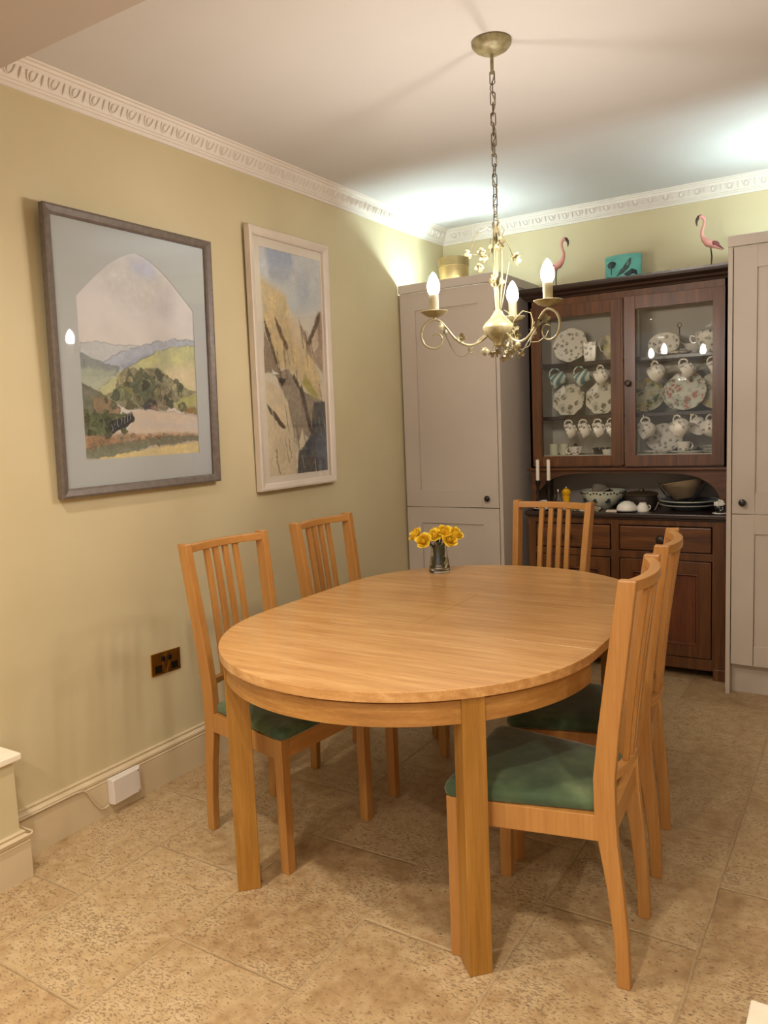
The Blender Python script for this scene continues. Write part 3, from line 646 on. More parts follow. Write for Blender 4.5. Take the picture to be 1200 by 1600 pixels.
def picture(name, label, y0, y1, z0, z1, lean, fw, depth, fmat, mmat, art, arch=None, grid=None, cols=None, layers=None, seed=3):
    """hung on the left wall; origin at the bottom back edge, local y along the wall, z up, x out"""
    t = thing(name, label, 'picture', (.006, y0, z0), rot=(0, lean, 0)); W, Hh = y1-y0, z1-z0
    b = MB()
    prof = [(0, 0), (0, depth), (fw*.25, depth+.002), (fw*.8, depth-.004), (fw, depth-.009), (fw, 0)]
    ring = []
    for cy, cz, sy, sz in ((0, 0, 1, 1), (W, 0, -1, 1), (W, Hh, -1, -1), (0, Hh, 1, -1)):
        ring.append([(d, cy+sy*q, cz+sz*q) for q, d in prof])
    b.loft(ring, closed=True); b.build('frame', fmat, t, bevel=.0008)
    ay, az, aw, ah = art      # painting rectangle, local
    MB().box(.001, fw*.5, fw*.5, .003, W-fw*.5, Hh-fw*.5).build('backing', mmat, t)
    pimg = paint(aw, ah, grid[0], grid[1], cols, layers, seed)**.82
    c = canvas(t, aw, ah, grid[0], grid[1], pimg); c.location = (.0040, ay, az)
    # mount with its opening cut out
    m = MB(); xo = .0048; A = [(fw*.6, fw*.6), (W-fw*.6, fw*.6), (W-fw*.6, Hh-fw*.6), (fw*.6, Hh-fw*.6)]
    if arch: op = [(ay, az), (ay+aw, az)]+[(ay+p*aw, az+q*ah) for p, q in arch]
    else: op = [(ay, az), (ay+aw, az), (ay+aw, az+ah), (ay, az+ah)]
    bmm = bmesh.new()
    vo = [bmm.verts.new((xo, p[0], p[1])) for p in A]; vi = [bmm.verts.new((xo, p[0], p[1])) for p in op]
    es = [bmm.edges.new((vo[i], vo[(i+1) % 4])) for i in range(4)]+[bmm.edges.new((vi[i], vi[(i+1) % len(vi)])) for i in range(len(vi))]
    bmesh.ops.triangle_fill(bmm, edges=es, use_beauty=True)
    ext = bmesh.ops.extrude_face_region(bmm, geom=list(bmm.faces)); bmesh.ops.translate(bmm, vec=(.0018, 0, 0), verts=[g for g in ext['geom'] if isinstance(g, bmesh.types.BMVert)])
    bmesh.ops.recalc_face_normals(bmm, faces=bmm.faces)
    me = bpy.data.meshes.new('mount'); bmm.to_mesh(me); bmm.free(); me.materials.append(M[mmat])
    o = bpy.data.objects.new('mount', me); COL.objects.link(o); o.parent = t
    MB().box(depth-.013, fw*.7, fw*.7, depth-.0115, W-fw*.7, Hh-fw*.7).build('glass', 'picture_pane', t)
    return t
arch = [(1.0, .752)]
for k in range(1, 9): q = k/8; arch.append((1.0-.5*q, .752+.245*(math.sin(q*PI/2)*.72+q*.28)))
for k in range(7, -1, -1): q = k/8; arch.append((.5*q, .752+.245*(math.sin(q*PI/2)*.72+q*.28)))
# blush and grey frames; the big one leans a little off the wall at its top
picture('landscape_picture', 'large grey-framed watercolour of hills and a lake in an arched mount, left picture', -2.902, -2.146, 1.158, 2.122, .029, .031, .026, 'frame_grey', 'mount_grey',
        (.118, .124, .540, .742), arch, (210, 290), ((.86, .83, .79), (.83, .83, .85)), L1, 3)
picture('cliff_picture', 'narrow tall pale-framed watercolour of rocky cliffs, right picture on the wall', -1.897, -1.318, 1.087, 2.241, .010, .034, .030, 'frame_blush', 'mount_cream',
        (.085, .061, .450, 1.02), None, (150, 340), ((.87, .80, .67), (.84, .82, .76)), L2, 41)
# ------------------------------------------------------------------ wall socket, junction box, cable
t = thing('wall_socket', 'polished brass double plug socket on the left wall', 'socket', (0, -2.4875, .474), rot=(-.035, 0, 0))
MB().box(0, -.0735, -.0435, .006, .0735, .0435).build('plate', 'brass', t, bevel=.0015)
for sy in (-1, 1):
    b = MB(); b.box(.006, sy*.041-.0165, -.034, .0072, sy*.041+.0165, -.006)
    b.build('socket_face', 'black_plastic', t)
    b = MB(); b.box(.006, sy*.0165-.007, .006, .0115, sy*.0165+.007, .026); b.build('rocker_switch', 'black_plastic', t, bevel=.001)
    for q in (-.028, .028):
        pass
b = MB()
for sy in (-1, 1):
    b.tube([(.0064, sy*(.010+.006*math.cos(z*90)), z) for z in np.linspace(-.041, .041, 10)], .0011, 5)
b.build('moulded_line', 'brass', t)
t = thing('junction_box', 'white plastic junction box fixed to the skirting below the socket', 'box', (.0215, -2.748, .088))
MB().prism([(-.068, -.047), (.068, -.047), (.068, .047), (-.068, .047)], 0, .018, 'x').build('back_box', 'white_plastic', t, bevel=.002)
b = MB(); b.loft([[(.018, -.068, -.047), (.018, .064, -.047), (.018, .064, .047), (.018, -.068, .047)], [(.034, -.067, -.045), (.028, .056, -.045), (.028, .056, .044), (.034, -.067, .045)]])
b.build('cover', 'white_plastic', t, bevel=.0025)
for z in (-.038, .038): MB().ball((.031, .048, z), .0022, 8, 6).build('screw', 'black_plastic', t)
pts = [(.030, -2.822, .040), (.028, -2.838, .034), (.027, -2.856, .040), (.026, -2.872, .062), (.025, -2.888, .090), (.026, -2.902, .118), (.026, -2.918, .134), (.026, -2.945, .1385)]
pts += [(.0255, y_, .1385) for y_ in (-2.99, -3.05, -3.11, -3.190)]
tag(MB().tube([(p[0], p[1], p[2]+.001) for p in pts], .0032, 8).build('white_cable', 'skirting_paint'), 'thin cream cable running along the skirting into the white junction box', 'cable')
tag(MB().tube([(.020, -3.186, .141), (.08, -3.183, .141), (.125, -3.182, .141), (.136, -3.190, .141), (.137, -3.21, .141), (.137, -3.4, .141), (.137, -3.8, .141)], .0035, 8).build('white_cable', 'skirting_paint'), 'cream cable bent round the skirting corner of the low wall, bottom left', 'cable')
# white low box at the bottom right corner
t = thing('white_box', 'corner of a low white box on the floor at the bottom right', 'box', (2.142, -2.806, 0))
MB().box(0, -.5, .0005, .45, 0, .060).build('tray', 'white_card', t, bevel=.004)
MB().box(-.004, -.504, .060, .454, .004, .078).build('lid', 'white_card', t, bevel=.004)
# ------------------------------------------------------------------ dresser
t = dr = thing('welsh_dresser', 'dark brown pine dresser with glazed upper doors, between the two tall cupboards', 'dresser')
DX0, DX1, YF = .700, 1.740, -.423
ZT, ZS, ZW = 2.069, 1.066, .850            # top, bottom of the glazed case, worktop
b = MB(); b.box(DX0, YF+.003, .05, DX0+.022, -.02, .824); b.box(DX1-.022, YF+.003, .05, DX1, -.02, .824); b.box(DX0, -.03, .05, DX1, -.02, .824); b.box(DX0, YF+.02, .05, DX1, -.02, .07)
b.build('base_side', 'pine_v', dr)
b = MB()                                  # face frame of the base
b.box(DX0, YF, .048, DX0+.045, YF+.02, .824); b.box(DX1-.07, YF, .048, DX1, YF+.02, .824); b.box(1.165, YF, .650, 1.208, YF+.02, .824)
b.box(DX0+.045, YF, .787, 1.165, YF+.02, .824); b.box(1.208, YF, .787, DX1-.07, YF+.02, .824)
b.box(DX0+.045, YF, .612, DX1-.07, YF+.02, .650); b.box(DX0+.045, YF, .048, DX1-.07, YF+.02, .105); b.box(1.165, YF, .105, 1.208, YF+.02, .612)
b.build('face_frame', 'pine_v', dr, bevel=.001)
for x0, x1 in ((DX0, DX0+.055), (DX1-.065, DX1)):
    for y0 in (YF-.002, -.08):
        MB().box(x0, y0, 0, x1, y0+.055, .06).build('foot', 'pine_v', dr, bevel=.003)
MB().box(DX0-.012, YF-.022, .826, DX1+.002, -.012, ZW).build('worktop', 'pine_dark', dr, bevel=.005)
MB().box(DX0-.003, YF-.012, .816, DX1, YF+.01, .826).build('worktop_moulding', 'pine_dark', dr, bevel=.003)
for x0, x1 in ((.750, 1.160), (1.213, 1.665)):
    d = MB().box(x0, YF-.008, .655, x1, YF+.012, .782).build('drawer', 'pine_h', dr, bevel=.005)
    b = MB().lathe([(.010, 0), (.010, .010), (.014, .014), (.022, .022), (.023, .030), (.018, .037), (.006, .040)], 20)
    kx = (x0+x1)/2-(.012 if x0 > 1 else .02); b.v = [(kx+q[0], YF-.008-q[2], .718+q[1]) for q in b.v]; b.build('knob', 'pine_dark', d)
for x0, x1, kx in ((.750, 1.160, 1.13), (1.213, 1.665, 1.245)):
    b = MB(); s_ = .062; z0, z1 = .110, .607
    b.box(x0, YF-.004, z0, x0+s_, YF+.016, z1); b.box(x1-s_, YF-.004, z0, x1, YF+.016, z1); b.box(x0+s_, YF-.004, z1-s_, x1-s_, YF+.016, z1); b.box(x0+s_, YF-.004, z0, x1-s_, YF+.016, z0+s_)
    d = b.build('door', 'pine_v', dr, bevel=.0015)
    MB().box(x0+s_-.004, YF+.006, z0+s_-.004, x1-s_+.004, YF+.014, z1-s_+.004).build('door_panel', 'pine_panel', d)
    b = MB(); r0 = [(x0+s_, z0+s_), (x1-s_, z0+s_), (x1-s_, z1-s_), (x0+s_, z1-s_)]; ring = []
    for (px_, pz_), (sx, sz) in zip(r0, ((1, 1), (-1, 1), (-1, -1), (1, -1))): ring.append([(px_, YF-.007, pz_), (px_+sx*.006, YF-.008, pz_+sz*.006), (px_+sx*.014, YF+.004, pz_+sz*.014), (px_, YF+.006, pz_)])
    b.loft(ring, closed=True); b.build('panel_moulding', 'pine_panel', d)
    b = MB().ball((kx, YF-.022, .40), .016, 14, 10); b.tube([(kx, YF, .40), (kx, YF-.02, .40)], .007, 10); b.build('knob', 'pine_dark', d)
# niche between worktop and case
UX0, UX1, UY = .687, 1.727, -.328
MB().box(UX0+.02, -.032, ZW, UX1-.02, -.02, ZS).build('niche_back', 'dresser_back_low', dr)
for x0 in (UX0, UX1-.024): MB().box(x0, UY+.02, ZW, x0+.024, -.02, ZS+.01).build('niche_side', 'pine_v', dr)
b = MB()                                   # shaped frieze with curved shoulders
def shoulder(sx, xo):
    pts = [(xo, ZW), (xo, ZS)]
    pts += [(xo+sx*.36, ZS), (xo+sx*.36, ZS-.012)]
    for k in range(9): q = PI/2*k/8; pts.append((xo+sx*(.25-.215*math.sin(q)), ZS-.018-.150*(1-math.cos(q))))
    pts.append((xo+sx*.035, ZW)); return pts
for sx, xo in ((1, UX0), (-1, UX1)):
    b = MB(); b.prism(shoulder(sx, xo), UY, UY+.018, 'y'); b.build('shaped_bracket', 'pine_h', dr)
MB().box(UX0+.36, UY, ZS-.012, UX1-.36, UY+.018, ZS).build('frieze', 'pine_h', dr)
# glazed case
MB().box(UX0-.014, UY-.028, ZS, UX1, -.02, ZS+.016).build('case_ledge', 'pine_h', dr, bevel=.005)
for x0 in (UX0, UX1-.022): MB().box(x0, UY, ZS+.016, x0+.022, -.02, 2.003).build('case_side', 'pine_v', dr)
MB().box(UX0+.022, -.034, ZS+.016, UX1-.022, -.022, 2.003).build('case_back', 'dresser_back', dr)
b = MB(); b.box(UX0+.022, UY+.022, ZS+.03, UX0+.027, -.034, 1.98); b.box(UX1-.027, UY+.022, ZS+.03, UX1-.022, -.034, 1.98); b.build('case_lining', 'dresser_back', dr)
b = MB(); b.box(UX0+.022, UY+.022, ZS+.07, UX1-.022, -.034, 1.150); b.build('case_floor', 'dresser_back', dr)
for z in (1.367, 1.660): MB().box(UX0+.027, -.285, z-.020, UX1-.027, -.034, z).build('shelf', 'pine_dark', dr, bevel=.002)
b = MB(); b.box(UX0, UY, 1.968, UX1, UY+.02, 2.013); b.box(UX0, UY, ZS+.016, UX0+.040, UY+.02, 1.968); b.box(UX1-.034, UY, ZS+.016, UX1, UY+.02, 1.968); b.box(UX0+.04, UY, ZS+.016, UX1-.034, UY+.02, ZS+.024)
b.build('case_frame', 'pine_v', dr, bevel=.001)
b = MB()                                   # stepped cornice on top
prof = [(.0, 2.003), (.006, 2.005), (.010, 2.013), (.022, 2.023), (.026, 2.031), (.040, 2.041), (.046, 2.047), (.050, 2.059), (.052, ZT)]
r1 = [(UX0-d, -.02, z) for d, z in prof]+[(UX0+.03, -.02, ZT), (UX0+.03, -.02, 2.003)]
r2 = [(UX0-d, UY-d, z) for d, z in prof]+[(UX0+.03, UY+.03, ZT), (UX0+.03, UY+.03, 2.003)]
r3 = [(UX1+d*.5, UY-d, z) for d, z in prof]+[(UX1-.03, UY+.03, ZT), (UX1-.03, UY+.03, 2.003)]
r4 = [(UX1+d*.5, -.02, z) for d, z in prof]+[(UX1-.03, -.02, ZT), (UX1-.03, -.02, 2.003)]
b.loft([r1, r2, r3, r4]); b.build('cornice', 'pine_dark', dr)
MB().box(UX0+.02, UY+.02, 2.043, UX1-.02, -.02, 2.064).build('top_board', 'pine_dark', dr)
def glazed(hx, wx, swing, knobside):
    """door hinged at x = hx, reaching wx metres (signed)"""
    e = MB(); st = .056; z0, z1 = ZS+.026, 1.965; x0, x1 = sorted((0, wx))
    e.box(x0, -.001, z0, x0+st, .020, z1); e.box(x1-st, -.001, z0, x1, .020, z1); e.box(x0+st, -.001, z1-.066, x1-st, .020, z1); e.box(x0+st, -.001, z0, x1-st, .020, z0+.056)
    d = e.build('glazed_door', 'pine_v', dr, bevel=.0015, loc=(hx, UY-.022, 0), rot=(0, 0, swing))
    MB().box(x0+st-.003, .009, z0+.053, x1-st+.003, .012, z1-.063).build('pane', 'window_pane', d)
    if knobside is not None:
        b = MB().lathe([(.006, 0), (.006, .010), (.014, .016), (.0165, .024), (.012, .031), (.004, .033)], 18); b.v = [(knobside+q[0], -.001-q[2], 1.523+q[1]) for q in b.v]; b.build('knob', 'pine_dark', d)
    return d
dl = glazed(.709, .499, 0.0, None)
MB().box(.495, -.009, ZS+.03, .511, 0, 1.962).build('closing_bead', 'pine_v', dl, bevel=.003)
glazed(1.711, -.484, math.radians(3.0), -.484+.022)
# ------------------------------------------------------------------ china and things in the dresser
def lay(o, loc, rot=(0, 0, 0)): o.location = loc; o.rotation_euler = rot; return o
def cup(label, mat, loc, rot, cat='cup', r=.040, h=.058, kind=0, group=None, name='teacup', scale=1.0):
    """upright cup at the origin, handle on +x"""
    t = thing(name, label, cat, loc, rot=rot, group=group); t.scale = (scale,)*3
    if kind == 0: prof = [(.019, 0), (.021, .004), (.020, .007), (.030, .011), (r*.90, .022), (r*.99, .038), (r*1.05, h), (r*1.01, h), (r*.94, .038), (r*.82, .022), (.001, .012)]
    else: prof = [(r*.72, 0), (r*.78, .003), (r*.86, h*.5), (r, h), (r*.95, h), (r*.80, h*.5), (r*.7, .006), (.001, .005)]
    MB().lathe(prof, 26).build('bowl', mat, t)
    hr = h*.36
    MB().tube([(r*.86+hr*1.0*math.sin(q), 0, h*.52+hr*math.cos(q)) for q in [PI*k/10 for k in range(11)]]+[(r*.74, 0, h*.19)], .0040, 7).build('handle', mat, t)
    return t
def hooks(xs, z):
    for x in xs:
        MB().tube([(x, -.285, z+.012), (x, -.293, z+.010), (x, -.294, z-.004), (x+.004, -.294, z-.009), (x+.009, -.294, z-.007)], .0016, 6).build('cup_hook', 'brass', dr)
G1, G2, G3, G4 = 'cups hanging under the upper shelf, left door', 'cups hanging under the lower shelf, left door', 'cups hanging under the upper shelf, right door', 'cups hanging under the lower shelf, right door'
# rot: z axis of the cup points sideways (-x or toward viewer), handle up
def hang2(label, mat, x, z, yaw, drop, group, **kw):
    # cup axis direction (its opening): horizontal heading yaw, dipped by drop; handle kept on top
    ax = Vector((math.cos(yaw)*math.cos(drop), math.sin(yaw)*math.cos(drop), -math.sin(drop)))
    up = Vector((0, 0, 1)); hx = (up-ax*up.dot(ax)).normalized(); yv = ax.cross(hx)
    m = Matrix((hx, yv, ax)).transposed()
    sc = kw.get('scale', 1); h = kw.get('h', .058); R = kw.get('r', .04)
    grip = m @ (Vector((R*.86+h*.34, 0, h*.52))*sc)
    return cup(label, mat, Vector((x+.004, -.294, z+.016))-grip, m.to_euler(), group=group, **kw)
hooks([.808, .944, 1.068], 1.630); hooks([.886, .968, 1.049, 1.124], 1.345); hooks([1.352, 1.491, 1.627], 1.630); hooks([1.305, 1.460, 1.543, 1.638], 1.345)
L = math.radians
hang2('pale blue checked mug hanging under the top shelf, nearest the left stile', 'plaid', .808, 1.612, L(205), L(25), G1, r=.040, h=.082, kind=1, name='mug', cat='mug')
hang2('pale blue checked mug hanging under the top shelf, second from the left', 'plaid', .944, 1.612, L(195), L(30), G1, r=.040, h=.082, kind=1, name='mug', cat='mug')
hang2('floral white teacup hanging beside the two blue checked mugs', 'china_cup', 1.068, 1.612, L(160), L(25), G1, scale=1.0)
for i, (x, lab) in enumerate(((.886, 'floral teacup hanging under the lower shelf, farthest left'), (.968, 'floral teacup hanging under the lower shelf, second from the left'), (1.049, 'floral teacup hanging under the lower shelf, third from the left'), (1.124, 'floral teacup hanging half hidden by the middle door stile'))):
    hang2(lab, 'china_cup', x, 1.326, L(200-6*i), L(22), G2, scale=1.0, r=.043)
for x, yw, lab in ((1.352, 150, 'floral teacup hanging under the top shelf, beside the door knob'), (1.491, 190, 'floral teacup hanging tilted above the large round plate'), (1.627, 190, 'floral teacup hanging under the top shelf, nearest the right stile')):
    hang2(lab, 'china_cup', x, 1.612, L(yw), L(30), G3, scale=1.05)
for x, yw, dp, lab in ((1.305, 215, 15, 'white floral teacup hanging under the lower shelf, right beside the knob stile'), (1.460, 150, 38, 'wide floral teacup hanging left of the middle under the lower shelf'), (1.543, 240, 45, 'upright floral cup hanging between two wider teacups'), (1.638, 40, 15, 'large floral teacup hanging with its base towards the glass, far right')):
    hang2(lab, 'china_cup', x, 1.326, L(yw), L(dp), G4, scale=1.15)
def plate(label, mat, x, z, r, y=-.16, lean=15, spin=0, sides=48, lobes=0, la=0, group=None, sx=1.0, name='plate'):
    """plate standing on edge on a shelf; z is the shelf top"""
    prof = [(r*.55, .0), (r*.58, .003), (r*.62, .004), (r*.9, .012), (r, .016), (r*.995, .019), (r*.88, .015), (r*.62, .0075), (r*.5, .006), (.001, .006)]
    b = MB().lathe(prof, sides, sx=sx, lobes=lobes, la=la, smooth=sides > 12, a0=PI/8 if sides == 8 else 0)
    o = b.build(name, mat, bevel=0)
    o.rotation_euler = (L(90-lean), 0, L(spin))
    rz = r*(math.cos(PI/8) if sides == 8 else 1)
    o.location = (x, y, z+rz*math.cos(L(lean))+.002)
    return tag(o, label, 'plate', group)
plate('round floral plate with a wavy rim standing on the top shelf, left door', 'china_sprig', .893, 1.660, .096, -.215, 14, lobes=8, la=.03)
plate('octagonal plate with grey fruit print on the lower shelf, left one', 'china_egg', .880, 1.367, .095, -.215, 14, sides=8)
plate('octagonal plate with grey fruit print on the lower shelf, cut by the stile', 'china_egg', 1.068, 1.367, .095, -.215, 14, sides=8)
plate('plate with yellow and green fruit standing beside the middle stile', 'china_fruit', 1.300, 1.367, .093, -.175, 14)
plate('pale green-edged plate standing half hidden behind the large round plate', 'china_garden', 1.475, 1.367, .096, -.175, 14)
plate('large round plate with green and pink garden print, middle of right door', 'china_garden', 1.505, 1.367, .103, -.222, 15, sides=48, lobes=12, la=.012)
plate('pale plate with yellow flowers standing at the far right of the shelf', 'china_lemon', 1.650, 1.367, .098, -.175, 14)
plate('oval mauve-flowered dish standing on the top shelf, right door', 'china_mauve', 1.395, 1.660, .060, -.21, 18, sx=1.35)
plate('square floral platter standing at the bottom behind the small oval dish', 'china_mauve', 1.385, 1.150, .078, -.16, 14, sides=48, sx=1.25)
# top shelf left: square jug and pitcher
t = thing('square_jug', 'small square floral jug with a side handle on the top shelf', 'jug', (1.012, -.25, 1.6605), L(8))
b = MB(); rings = []
for z, s_ in ((0, .028), (.02, .030), (.075, .032), (.102, .034), (.102, .031), (.02, .026)): rings.append([(-s_, -s_*.7, z), (s_, -s_*.7, z), (s_, s_*.7, z), (-s_, s_*.7, z)])
b.loft(rings); b.build('body', 'china_sprig', t, bevel=.003); MB().tube([(-.030, 0, .09), (-.045, 0, .09), (-.047, 0, .05), (-.030, 0, .03)], .003, 6).build('handle', 'china_white', t)
t = thing('pitcher', 'tall pale pitcher with a looped handle behind the middle door stile', 'jug', (1.128, -.24, 1.6605))
MB().lathe([(.028, 0), (.030, .004), (.046, .03), (.048, .06), (.036, .09), (.034, .11), (.043, .128), (.040, .128), (.030, .10), (.042, .05), (.001, .01)], 26).build('body', 'china_lemon', t)
MB().tube([(-.036, 0, .115), (-.060, 0, .118), (-.072, 0, .09), (-.062, 0, .055), (-.046, 0, .045)], .004, 7).build('handle', 'china_lemon', t)
# top shelf right: cake stand handle and tureen, sauce boat
t = thing('cake_stand', 'two-tier china cake stand with a tall looped metal handle', 'cake stand', (1.478, -.25, 1.6605))
MB().lathe([(.03, 0), (.045, .003), (.060, .010), (.062, .013), (.045, .008), (.001, .006)], 26).build('lower_plate', 'china_mauve', t)
MB().tube([(0, 0, .006), (0, 0, .135)], .003, 8).build('rod', 'brass', t)
MB().tube([(.010*math.sin(q), 0, .148-.012*math.cos(q)) for q in [2*PI*k/12 for k in range(12)]], .0022, 6, closed=True).build('ring', 'brass', t)
t = thing('sauce_boat', 'cream china sauce boat with a curled handle beside the cake stand', 'sauce boat', (1.535, -.175, 1.6605), L(10))
MB().lathe([(.022, 0), (.024, .004), (.014, .012), (.030, .025), (.038, .055), (.036, .055), (.026, .03), (.001, .02)], 24, sx=1.35).build('body', 'china_white', t)
MB().tube([(-.048, 0, .052), (-.070, 0, .070), (-.078, 0, .045), (-.062, 0, .028), (-.04, 0, .03)], .0035, 7).build('handle', 'china_white', t)
t = thing('soup_tureen', 'large fluted floral soup tureen with a knobbed lid on the top shelf', 'tureen', (1.625, -.23, 1.6605))
MB().lathe([(.044, 0), (.048, .006), (.040, .016), (.060, .035), (.074, .065), (.076, .095), (.072, .095), (.06, .05), (.001, .02)], 60, lobes=20, la=.015).build('bowl', 'china_sprig', t)
lid = MB().lathe([(.076, .096), (.074, .102), (.050, .116), (.018, .124), (.001, .126)], 40, lobes=20, la=.01).build('lid', 'china_sprig', t)
b = MB(); b.ball((0, 0, .136), .013, 12, 8); b.ball((-.016, 0, .13), .009, 10, 6); b.ball((.014, .003, .13), .010, 10, 6); b.ball((.004, 0, .149), .008, 10, 6); b.build('lid_flower', 'china_mauve', lid)
for sg in (1, -1): MB().tube([(sg*.074, 0, .085), (sg*.094, 0, .09), (sg*.100, 0, .07), (sg*.088, 0, .052), (sg*.07, 0, .055)], .004, 7).build('handle', 'china_mauve', t)
# bottom of the case, left door
for x, lab in ((.797, 'plain pale mug at the bottom left corner behind the glass'), (.856, 'plain pale mug beside the salt pot on the case floor')):
    t = thing('mug', lab, 'mug', (x, -.25, 1.1505), L(100), 'plain pale mugs on the case floor')
    MB().lathe([(.023, 0), (.0245, .003), (.025, .03), (.0255, .062), (.023, .062), (.022, .01), (.001, .006)], 26).build('bowl', 'china_cream', t)
    MB().tube([(.023+.014*math.sin(q), 0, .032+.017*math.cos(q)) for q in [PI*k/8 for k in range(9)]], .003, 6).build('handle', 'china_cream', t)
t = thing('salt_pot', 'small glass and steel salt pot on the case floor', 'salt pot', (.902, -.19, 1.1505))
MB().lathe([(.012, 0), (.015, .01), (.013, .035), (.009, .042)], 16).build('jar', 'plate_blue_grey', t); MB().lathe([(.010, .042), (.011, .052), (.004, .060), (.001, .061)], 16).build('cap', 'steel', t)
cup('floral teacup standing on the case floor beside the salt pot', 'china_cup', (.930, -.27, 1.1505), (0, 0, L(200)), r=.040, h=.045)
t = thing('dotted_dish', 'black square dish with white dots on the case floor', 'dish', (1.062, -.22, 1.1505), L(5)); b = MB()
b.loft([[(-s_, -s_, z), (s_, -s_, z), (s_, s_, z), (-s_, s_, z)] for z, s_ in ((0, .036), (.036, .043), (.036, .039), (.006, .033))]); b.build('bowl', 'china_dots', t, bevel=.002)
t = thing('ramekin', 'small plain white ramekin beside the black dotted dish', 'dish', (1.105, -.262, 1.1505)); MB().lathe([(.024, 0), (.026, .003), (.028, .028), (.025, .028), (.023, .006), (.001, .005)], 24).build('bowl', 'china_white', t)
# bottom, right door
o = MB().lathe([(.04, 0), (.045, .003), (.066, .014), (.064, .016), (.04, .006), (.001, .005)], 36, sx=1.15, sy=.8).build('oval_dish', 'china_mauve'); lay(o, (1.368, -.262, 1.1505)); tag(o, 'small oval floral dish lying flat on the case floor', 'dish')
o = MB().lathe([(.04, 0), (.044, .003), (.072, .010), (.070, .012), (.04, .005), (.001, .004)], 36, sx=1.3, sy=.7).build('serving_plate', 'china_white'); lay(o, (1.520, -.255, 1.1505)); tag(o, 'flat white serving plate under the floral cup on the case floor', 'plate')
cup('straight-sided floral cup standing on the flat white serving plate', 'china_cup', (1.500, -.26, 1.1645), (0, 0, L(30)), r=.036, h=.046, kind=1)
o = MB().lathe([(.018, 0), (.026, .004), (.024, .007), (.008, .010), (.006, .016), (.001, .017)], 24).build('black_lid', 'black_lacquer'); lay(o, (1.572, -.26, 1.1645)); tag(o, 'tiny black lid beside the straight-sided floral cup', 'saucer')  # a small dark lid lying loose on the case floor
o0 = None
names = ['lowest plate of the stack behind the right stile', 'second plate up in the stack behind the right stile', 'third plate up in the stack behind the right stile', 'fourth plate up in the stack behind the right stile', 'topmost plate of the stack behind the right stile']
for i, lab in enumerate(names):
    if o0 is None: o = o0 = MB().lathe([(.034, 0), (.037, .002), (.058, .008), (.057, .0095), (.036, .004), (.001, .003)], 40).build('side_plate', 'china_sprig')
    else: o = o0.copy(); COL.objects.link(o)
    o.location = (1.650, -.24, 1.1505+i*.0075); tag(o, lab, 'plate', 'stacked side plates on the case floor')
# ------------------------------------------------------------------ on the worktop of the dresser
ZQ = ZW+.0006
for x, lab in ((.747, 'white candle in a black candlestick, left of the pair'), (.810, 'white candle in a black candlestick, beside the cruet')):
    t = thing('candlestick', lab.replace('white candle in a', 'glossy'), 'candlestick', (x, -.383, ZQ), group='black candlesticks on the dresser')
    MB().lathe([(.028, 0), (.029, .006), (.012, .014), (.008, .03), (.012, .05), (.007, .07), (.010, .10), (.007, .125), (.014, .145), (.014, .166), (.011, .166), (.001, .160)], 24).build('stick', 'black_lacquer', t)
    o = MB().lathe([(.0095, 0), (.0098, .002), (.0095, .118), (.004, .121)], 16).build('candle', 'wax'); o.location = (x, -.383, ZQ+.1615); tag(o, 'plain '+lab, 'candle', 'white candles on the dresser')
t = thing('vinegar_cruet', 'small glass cruet with a metal stopper beside the yellow mill', 'cruet', (.850, -.345, ZQ))
MB().lathe([(.020, 0), (.024, .006), (.026, .03), (.016, .055), (.008, .075), (.010, .095), (.008, .095), (.006, .075), (.014, .055), (.022, .03), (.018, .01), (.001, .006)], 24).build('bottle', 'clear_glass', t)
MB().lathe([(.007, .092), (.009, .100), (.007, .110), (.002, .116)], 16).build('stopper', 'steel', t)
t = thing('pepper_mill', 'glossy yellow pepper mill with a steel knob on the dresser', 'pepper mill', (.900, -.355, ZQ))
MB().lathe([(.024, 0), (.025, .004), (.021, .02), (.0175, .045), (.020, .066), (.022, .074), (.022, .080)], 26).build('body', 'mill_yellow', t)
MB().lathe([(.016, .080), (.018, .083), (.024, .092), (.025, .103), (.016, .116), (.004, .120)], 26).build('cap', 'mill_yellow', t)
MB().ball((0, 0, .125), .0055, 10, 8).build('top_knob', 'steel', t)
t = thing('butter_dish', 'white domed butter dish on a saucer behind the far chair', 'butter dish', (.780, -.372, ZQ))
MB().lathe([(.040, 0), (.044, .003), (.062, .010), (.060, .012), (.040, .006), (.001, .005)], 30).build('saucer', 'china_white', t)
MB().lathe([(.040, .012), (.042, .018), (.040, .036), (.028, .050), (.010, .055), (.001, .055)], 26).build('dome', 'china_white', t)
t = thing('salad_bowl', 'large cream bowl with a dark green leaf border on the dresser', 'bowl', (1.060, -.20, ZQ))
MB().lathe([(.050, 0), (.054, .005), (.058, .008), (.095, .035), (.116, .070), (.122, .098), (.117, .098), (.108, .070), (.088, .038), (.05, .014), (.001, .012)], 40).build('bowl', 'china_cream', t)
b = MB()
for k in range(40):
    q = 2*PI*k/40; b.ball((.1195*math.cos(q), .1195*math.sin(q), .086+.004*math.sin(k*2.4)), .0065, 6, 4, (1, 1, .8))
b.build('leaf_border', 'rose_leaf', t)
b = MB()
for k in range(9):
    q = 2*PI*k/9+.35
    for m, (dz, dq) in enumerate(((0, 0), (-.008, .07), (-.008, -.07), (.006, .05))): b.ball((.104*math.cos(q+dq), .104*math.sin(q+dq), .048+dz), .009, 6, 4, (1, 1, .6))
b.build('leaf_sprays', 'peacock_dark', t)
b = MB(); rings = []
for k in range(9):
    q = k/8; ring = []
    for j in range(9): u = (j/8-.5); ring.append((-.045+.11*q, u*.12, .100+.020*math.sin(3*q+5*u)+.012*math.sin(9*u)-.012*q))
    rings.append(ring)
